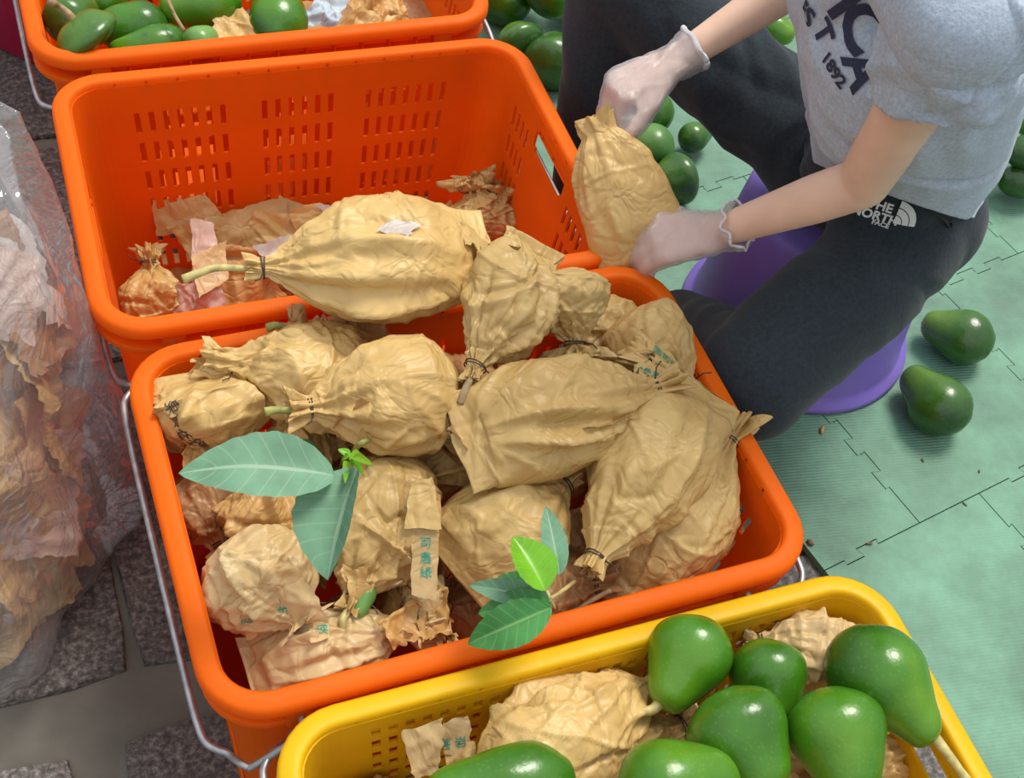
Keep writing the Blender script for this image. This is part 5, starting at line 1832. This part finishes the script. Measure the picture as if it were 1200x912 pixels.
def hand_bones(W, fw_, back, side, size=1.0, curl=(.5, .55, .6, .65), thumb=0.6, spread=1.0, tcurl=.5):
    """wrist W, direction to the knuckles, direction of the back of the hand, side towards the thumb"""
    f = norm(fw_)
    b = norm(np.asarray(back) - f * (np.asarray(back) @ f))
    s = norm(np.cross(b, f))
    if s @ np.asarray(side) < 0: s = -s
    B = []
    S = size
    K = []
    for k, off in enumerate((.026, .009, -.009, -.025)):
        kn = W + f * (.078 - .004 * abs(k - 1)) * S + s * off * S + b * (.003 - .003 * abs(k - 1.4)) * S
        K.append(kn)
        B.append((W + s * off * .55 * S, .0135 * S, kn, .0115 * S))
    B.append((W, .021 * S, W + f * .045 * S, .017 * S, (b, .62)))
    for k, (kn, ln) in enumerate(zip(K, (.040, .044, .041, .033))):
        c = curl[k]
        d0 = norm(f * math.cos(c) - b * math.sin(c) + s * (.10, .03, -.05, -.12)[k] * spread)
        p1 = kn + d0 * ln * S
        c2 = c + .75 * c + .25
        d1 = norm(f * math.cos(c2) - b * math.sin(c2) + s * (.06, .02, -.03, -.08)[k] * spread)
        p2 = p1 + d1 * ln * .62 * S
        c3 = c2 + .5 * c
        d2 = norm(f * math.cos(c3) - b * math.sin(c3))
        p3 = p2 + d2 * ln * .45 * S
        B += [(kn, .0098 * S, p1, .0086 * S), (p1, .0086 * S, p2, .0078 * S), (p2, .0078 * S, p3, .0066 * S)]
    t0 = W + f * .018 * S + s * .018 * S - b * .004 * S
    td = norm(f * math.cos(thumb) + s * math.sin(thumb) - b * .35)
    t1 = t0 + td * .042 * S
    td2 = norm(f * math.cos(thumb * tcurl) + s * math.sin(thumb * tcurl) * .5 - b * .45)
    t2 = t1 + td2 * .032 * S
    td3 = norm(f * math.cos(thumb * tcurl * .4) - b * .5)
    t3 = t2 + td3 * .022 * S
    B += [(t0, .0135 * S, t1, .0110 * S), (t1, .0105 * S, t2, .0092 * S), (t2, .0090 * S, t3, .0072 * S)]
    return B, K, (t1, t2, t3)

HS = 0.76
vn = at(728, 288, .315) - J['wr_n']
HN, KN, TN = hand_bones(J['wr_n'], vn, norm(CAM - J['wr_n']) * .8 + np.array([0, .2, .6]), RT * .2 + UP * 1.0, HS, (.35, .4, .45, .5), .55, 1.0)
vf = at(722, 104, .405) - J['wr_f']
HF, KF, TF = hand_bones(J['wr_f'], vf, np.array([-.35, .25, .9]), -UP + RT * .5, HS * 1.08, (.85, .9, .95, 1.0), .60, .8, .9)

def arm(sh, el, wr):
    m1 = sh * .45 + el * .55
    m2 = el * .68 + wr * .32
    return [(sh, .036, m1, .0285), (m1, .0285, el, .0235), (el, .0235, m2, .0228), (m2, .0228, wr, .0150)]

bones = []
bones += arm(J['sh_n'], J['el_n'], J['wr_n']) + arm(J['sh_f'], J['el_f'], J['wr_f']) + HN + HF
bones += [(J['pelvis'] + [0, -.04, 0], .062, J['pelvis'] + [0, .04, 0], .062), (J['pelvis'], .070, J['waist'], .072), (J['waist'], .075, J['chest'], .082),
          (J['chest'] + [0, -.04, .02], .065, J['chest'] + [0, .04, .02], .065), (J['sh_n'], .036, J['neck'] - [0, 0, .035], .04), (J['sh_f'], .036, J['neck'] - [0, 0, .035], .04),
          (J['chest'], .075, J['neck'] - [0, 0, .045], .042), (J['neck'] - [0, 0, .045], .042, J['head'] - [0, 0, .02], .040)]
for s in 'nf':
    bones += [(J['hip_' + s], .050, J['kn_' + s], .038), (J['kn_' + s], .037, J['an_' + s], .026)]
# head: skull, jaw, nose, ears, brow
H = J['head']
hf = norm(np.array([-.80, -.10, -.60]))          # looks down at the work
hu = norm(np.array([-.60, 0, .80]))
hu = norm(hu - hf * (hu @ hf))
hs = np.cross(hu, hf)
bones += [(H + hu * 0.0387 - hf * 0.0172, 0.06708, H + hu * 0.0387 + hf * 0.0129, 0.06192), (H - hu * 0.0172 + hf * 0.0258, 0.04472, H - hu * 0.0473 + hf * 0.0387, 0.02752),
          (H + hu * 0.01032 + hf * 0.0731, 0.00774, H - hu * 0.01032 + hf * 0.08772, 0.01032), (H - hu * 0.03612 + hf * 0.07052 - hs * 0.01204, 0.00602, H - hu * 0.03612 + hf * 0.07052 + hs * 0.01204, 0.00602)]
for sgn in (-1, 1):
    bones.append((H + hu * 0.0172 - hf * 0.0086 + hs * sgn * 0.06278, 0.01376, H - hu * 0.0129 - hf * 0.0043 + hs * sgn * 0.0602, 0.0086))
    bones.append((H + hu * 0.0258 + hf * 0.0645 + hs * sgn * 0.0172, 0.01032, H + hu * 0.02408 + hf * 0.05848 + hs * sgn * 0.0387, 0.0086))

person = empty('person', (0.595, 0.215, MAT_TOP))
tag(person, 'person in grey t-shirt and black trousers on a purple stool, gloved hands holding a bag', 'person')
PO = np.array([0.595, 0.215, MAT_TOP])
def shift(o):
    co = np.zeros(len(o.data.vertices) * 3)
    o.data.vertices.foreach_get('co', co)
    o.data.vertices.foreach_set('co', (co.reshape(-1, 3) - PO).ravel())
    o.data.update()
    return o

body = blob('body', bones, MAT['skin'], person, 0.0036, 5)
# hair and eyes
hair = blob('hair', [(H + hu * 0.04988 - hf * 0.0258, 0.07224, H + hu * 0.05332 + hf * 0.00688, 0.06536), (H + hu * 0.0172 - hf * 0.043, 0.0602, H - hu * 0.043 - hf * 0.0387, 0.043)], MAT['hair'], person, 0.00516, 5,
            lambda c: tri(c @ hs * 60 + vnoise(c, 12, 3)) * 0.00344, )
for sgn in (-1, 1):
    v, f = capsule_vf(H + hu * 0.01032 + hf * 0.06708 + hs * sgn * 0.0258, 0.00774, H + hu * 0.01032 + hf * 0.06794 + hs * sgn * 0.02752, 0.00774, 12)
    shift(mesh_obj('eye', v, f, MAT['ink_white'], person))
    v, f = capsule_vf(H + hu * 0.00946 + hf * 0.0731 + hs * sgn * 0.0258, 0.00344, H + hu * 0.00946 + hf * 0.07353 + hs * sgn * 0.0258, 0.00344, 10)
    shift(mesh_obj('pupil', v, f, MAT['hair'], person))

# t-shirt: torso and two short sleeves, open at the hems
def tee_disp(c):
    w = vnoise(c * np.array([1, 1, 1.6]), 9.0, 501)
    d1 = norm(np.array([.5, .25, 1.0]))
    x = c @ d1 * 17 + w * 1.1
    m = np.clip(vnoise(c, 8.0, 505) * 1.5 + .35, 0, 1)
    low = np.clip((0.52 - c[:, 2]) / .18, 0, 1)
    return (tri(x) - .5) * .012 * m * (.45 + low) + vnoise(c, 14.0, 502) * .004 + folds(c, 503, 26, .008, .006, .10) * .8
sl_n = J['sh_n'] * .54 + J['el_n'] * .46
sl_f = J['sh_f'] * .54 + J['el_f'] * .46
tb = [(J['pelvis'] + [-.005, -.03, .0], .082, J['pelvis'] + [-.005, .03, .0], .082), (J['pelvis'] + [0, 0, .01], .090, J['waist'] + [.008, 0, 0], .092),
      (J['waist'] + [0, -.022, 0], .092, J['chest'] + [0, -.035, 0], .096), (J['waist'] + [.012, .02, 0], .086, J['chest'] + [.012, .03, 0], .086),
      (J['chest'] + [0, -.04, .02], .085, J['chest'] + [0, .04, .02], .085),
      (J['chest'], .088, J['neck'] - [0, 0, .06], .052), (J['sh_n'], .052, J['neck'] - [0, 0, .05], .048), (J['sh_f'], .052, J['neck'] - [0, 0, .05], .048)]
an_ = norm(J['el_n'] - J['sh_n']); af_ = norm(J['el_f'] - J['sh_f'])
tee = blob('t_shirt', tb, MAT['tee'], person, 0.0045, 5, tee_disp)
torso_mesh = tee.data.copy()
sleeves = []
for sh, el, sl, ax_ in ((J['sh_n'], J['el_n'], sl_n, an_), (J['sh_f'], J['el_f'], sl_f, af_)):
    no = norm(ax_ * .6 + np.array([-.10, -.42, -.55]))
    sleeves.append(blob('sleeve', [(sh + np.array([.008, 0, 0]), .052, sl + ax_ * .06 + np.array([.020, -.004, .012]), .055)], MAT['tee'], None, 0.0045, 4, tee_disp, cuts=[(sl, no)]))
bm = bmesh.new()
bm.from_mesh(tee.data)
# open hems: neck and lower edge
for co, no, rr_ in ((J['neck'] - [0, 0, .04], J['head'] - J['neck'], .07), (at(1045, 220, .36), -RT * .38 - UP * .92 + np.array([0, 0, -.5]), .17)):
    co, no = Vector(co), Vector(no)
    fs = [f for f in bm.faces if (f.calc_center_median() - co).length < rr_]
    geom = set(fs)
    for f in fs:
        geom.update(f.edges); geom.update(f.verts)
    bmesh.ops.bisect_plane(bm, geom=list(geom), plane_co=co, plane_no=no)
    dele = [f for f in bm.faces if (f.calc_center_median() - co).length < rr_ and (f.calc_center_median() - co).dot(no) > 1e-5]
    bmesh.ops.delete(bm, geom=dele, context='FACES')
for so in sleeves:
    bm.from_mesh(so.data)
    bpy.data.objects.remove(so, do_unlink=True)
bm.to_mesh(tee.data)
bm.free()
tee.data.polygons.foreach_set('use_smooth', [True] * len(tee.data.polygons))
md = tee.modifiers.new('cloth', 'SOLIDIFY'); md.thickness = .0020; md.offset = -1

# trousers
def tr_disp(c):
    w = vnoise(c, 8.0, 511)
    return vnoise(c, 10.0, 512) * .006 + (tri(c @ norm(np.array([.8, -.5, .6])) * 13 + w * 1.4) - .5) * .007 * np.clip(vnoise(c, 7, 513) + .5, 0, 1) + folds(c, 514, 24, .010, .007, .09)
kb = [(J['pelvis'] + [.005, -.04, -.005], .074, J['pelvis'] + [.005, .04, -.005], .074), (J['pelvis'], .080, J['waist'] - [-.005, 0, .06], .078)]
for s in 'nf':
    mid = J['hip_' + s] * .5 + J['kn_' + s] * .5
    kb += [(J['hip_' + s], .070, mid + [0, 0, .004], .064), (mid + [0, 0, .004], .066, J['kn_' + s] + [0, 0, .003], .058), (J['kn_' + s], .055, J['an_' + s] + [0, 0, .01], .042)]
trousers = blob('trousers', kb, MAT['trousers'], person, 0.0055, 6, tr_disp)
for s, dv in (('n', norm(np.array([-.25, .95, 0]))), ('f', norm(np.array([-.98, .15, 0])))):
    a = J['an_' + s].copy()
    heel = a - dv * .02 + np.array([0, 0, -.04]); toe = a + dv * .11 + np.array([0, 0, -.042])
    shift(blob('shoe', [(heel, .028, toe, .023, (np.array([0, 0, 1.]), .9)), (a + [0, 0, -.02], .034, a + dv * .05 + [0, 0, -.045], .029)], MAT['shoe'], person, .005, 5, cuts=[((0, 0, MAT_TOP + .0005), (0, 0, -1))]))

# gloves
def glove(name_bones, W, el, seed, thumb):
    v = norm(el - W)
    gb = [(b[0], b[1] + .0028, b[2], b[3] + .0028, *b[4:]) for b in name_bones]
    gb += [(W, .0195, W + v * .034, .0245)]
    def gd(c):
        return crease(c, seed, 38, 6, .004) + vnoise(c, 50, seed) * .0016 + folds(c, seed, 14, .0025, .0028, .03)
    g = blob('glove', gb, MAT['glove'], person, .0036, 4, gd, cuts=[(W + v * .028, v)])
    g['label'] = 'thin clear plastic glove'
    return g, v
g1, v1 = glove(HN, J['wr_n'], J['el_n'], 531, TN)
g2, v2 = glove(HF, J['wr_f'], J['el_f'], 541, TF)
def hem(W, v, g, r0, n_ruf, rad, amp):
    u = norm(np.cross(v, [0, 0, 1])); w = np.cross(v, u)
    pts = []
    for k in range(61):
        a = 2 * PI * k / 60
        rr_ = r0 + amp * math.sin(n_ruf * a) + amp * .6 * math.sin((n_ruf + 3) * a + 1)
        pts.append(W + v * (.027 + amp * math.cos(n_ruf * a + .5)) + (u * math.cos(a) + w * math.sin(a)) * rr_)
    o = tube('glove_hem', pts, rad, MAT['glove_hem'], None, 7)
    o.parent = g
    return o
h1 = hem(J['wr_n'], v1, g1, .0232, 7, .0016, .0022)
h2 = hem(J['wr_f'], v2, g2, .0222, 5, .0032, .0010)

# drawstring loop at the hip
P = [at(1100, 238, .40), at(1112, 262, .385), at(1117, 262, .38), at(1108, 285, .335), at(1101, 297, .31)]
d1_ = tube('drawstring', [at(1084, 232, .415), at(1108, 258, .375), at(1116, 260, .37), at(1108, 280, .34), at(1101, 296, .31)], .0016, MAT['cord'], person, 6, 30)
d2_ = tube('drawstring', [at(1090, 245, .40), at(1110, 262, .37), at(1112, 275, .345), at(1105, 294, .31)], .0016, MAT['cord'], person, 6, 30)

# lettering on shirt and trousers
def print_world(o, px, py, dirpx, text, size, mat, name='printed_lettering', **kw):
    d = ray(px, py)
    ref = torso if o is tee else o
    bt = BVHTree.FromPolygons([v.co for v in ref.data.vertices], [p.vertices[:] for p in ref.data.polygons])
    h = bt.ray_cast(Vector(CAM), Vector(d), 5)
    if h[0] is None: h = bt.find_nearest(Vector(at(px, py, .5)))
    nrm = np.array(h[1])
    if nrm @ d > 0: nrm = -nrm
    nrm = norm(nrm - d * .9)
    x = decal(name, text, o, ref, np.array(h[0]), RT * dirpx[0] - UP * dirpx[1], nrm, size, MAT[mat], bold=True, lift=.0016, **kw)
    return x
torso = bpy.data.objects.new('torso_reference', torso_mesh)
prints = [
 print_world(tee, 945, 14, (.75, .62), 'ES', .024, 'ink_navy'),
 print_world(tee, 966, 38, (.35, .94), 'T', .030, 'ink_navy'),
 print_world(tee, 977, 82, (.70, .72), '1892', .0165, 'ink_navy'),
 print_world(tee, 987, 8, (.5, .86), 'I', .052, 'ink_navy'),
 print_world(tee, 1010, 32, (.38, .92), 'C', .054, 'ink_navy'),
 print_world(tee, 1009, 83, (.25, .97), 'A', .043, 'ink_navy'),
]
bpy.data.objects.remove(torso, do_unlink=True)
prints2 = [
 print_world(trousers, 1032, 241, (.97, .24), 'THE', .0135, 'ink_white'),
 print_world(trousers, 1025, 252, (.97, .24), 'NORTH', .0135, 'ink_white'),
 print_world(trousers, 1032, 262, (.97, .24), 'FACE', .0075, 'ink_white'),
]
# quarter-dome emblem beside the words: three bands
def dome(o, px, py, size):
    d = ray(px, py)
    bt = BVHTree.FromPolygons([v.co for v in o.data.vertices], [p.vertices[:] for p in o.data.polygons])
    h = bt.ray_cast(Vector(CAM), Vector(d), 5)
    if h[0] is None: h = bt.find_nearest(Vector(at(px, py, .4)))
    nrm = np.array(h[1])
    if nrm @ d > 0: nrm = -nrm
    nrm = norm(nrm - d * .9)
    rgt = norm(RT * .97 - UP * .24); rgt = norm(rgt - nrm * (rgt @ nrm)); upv = np.cross(nrm, rgt)
    V, Fc = [], []
    for r0, r1 in ((0.0, .36), (.40, .68), (.72, 1.0)):
        b0 = len(V)
        m = 14
        for k in range(m + 1):
            a = PI / 2 * k / m
            for rr_ in (r0, r1):
                p = np.array(h[0]) + rgt * math.cos(a) * rr_ * size * .85 + upv * (math.sin(a) * rr_ * size)
                q = bt.ray_cast(Vector(p + nrm * .05), Vector(-nrm), .12)
                V.append(np.array(q[0]) + nrm * .0035 if q[0] is not None else p)
        Fc += [(b0 + 2 * k, b0 + 2 * k + 1, b0 + 2 * k + 3, b0 + 2 * k + 2) for k in range(m)]
    return mesh_obj('printed_emblem', V, Fc, MAT['ink_white'], o, smooth=False)
prints2.append(dome(trousers, 1046, 260, .026))
for o in [body, hair, tee, trousers, g1, g2, h1, h2, d1_, d2_] + prints + prints2:
    shift(o)
    if o.parent not in (person, None):
        pass

# ------------------------------------------------------------------ the paper bag held between the hands
P1 = at(702, 156, .385); P0 = at(762, 312, .30)
l = ('held', None, None, 55, 0, 0, 0, dict(bottom='open', seed=601, frill=.018, flare=1.2, mat='kraft', wr=.32, roll=-.15, slim=1.08, fin=1.2,
     label='long kraft bag held upright between both gloved hands beside the empty crate'))
BAGS['held'] = add_bag(l, (P0, P1, 55 * dist((P0 + P1) / 2) / F_PX), None)
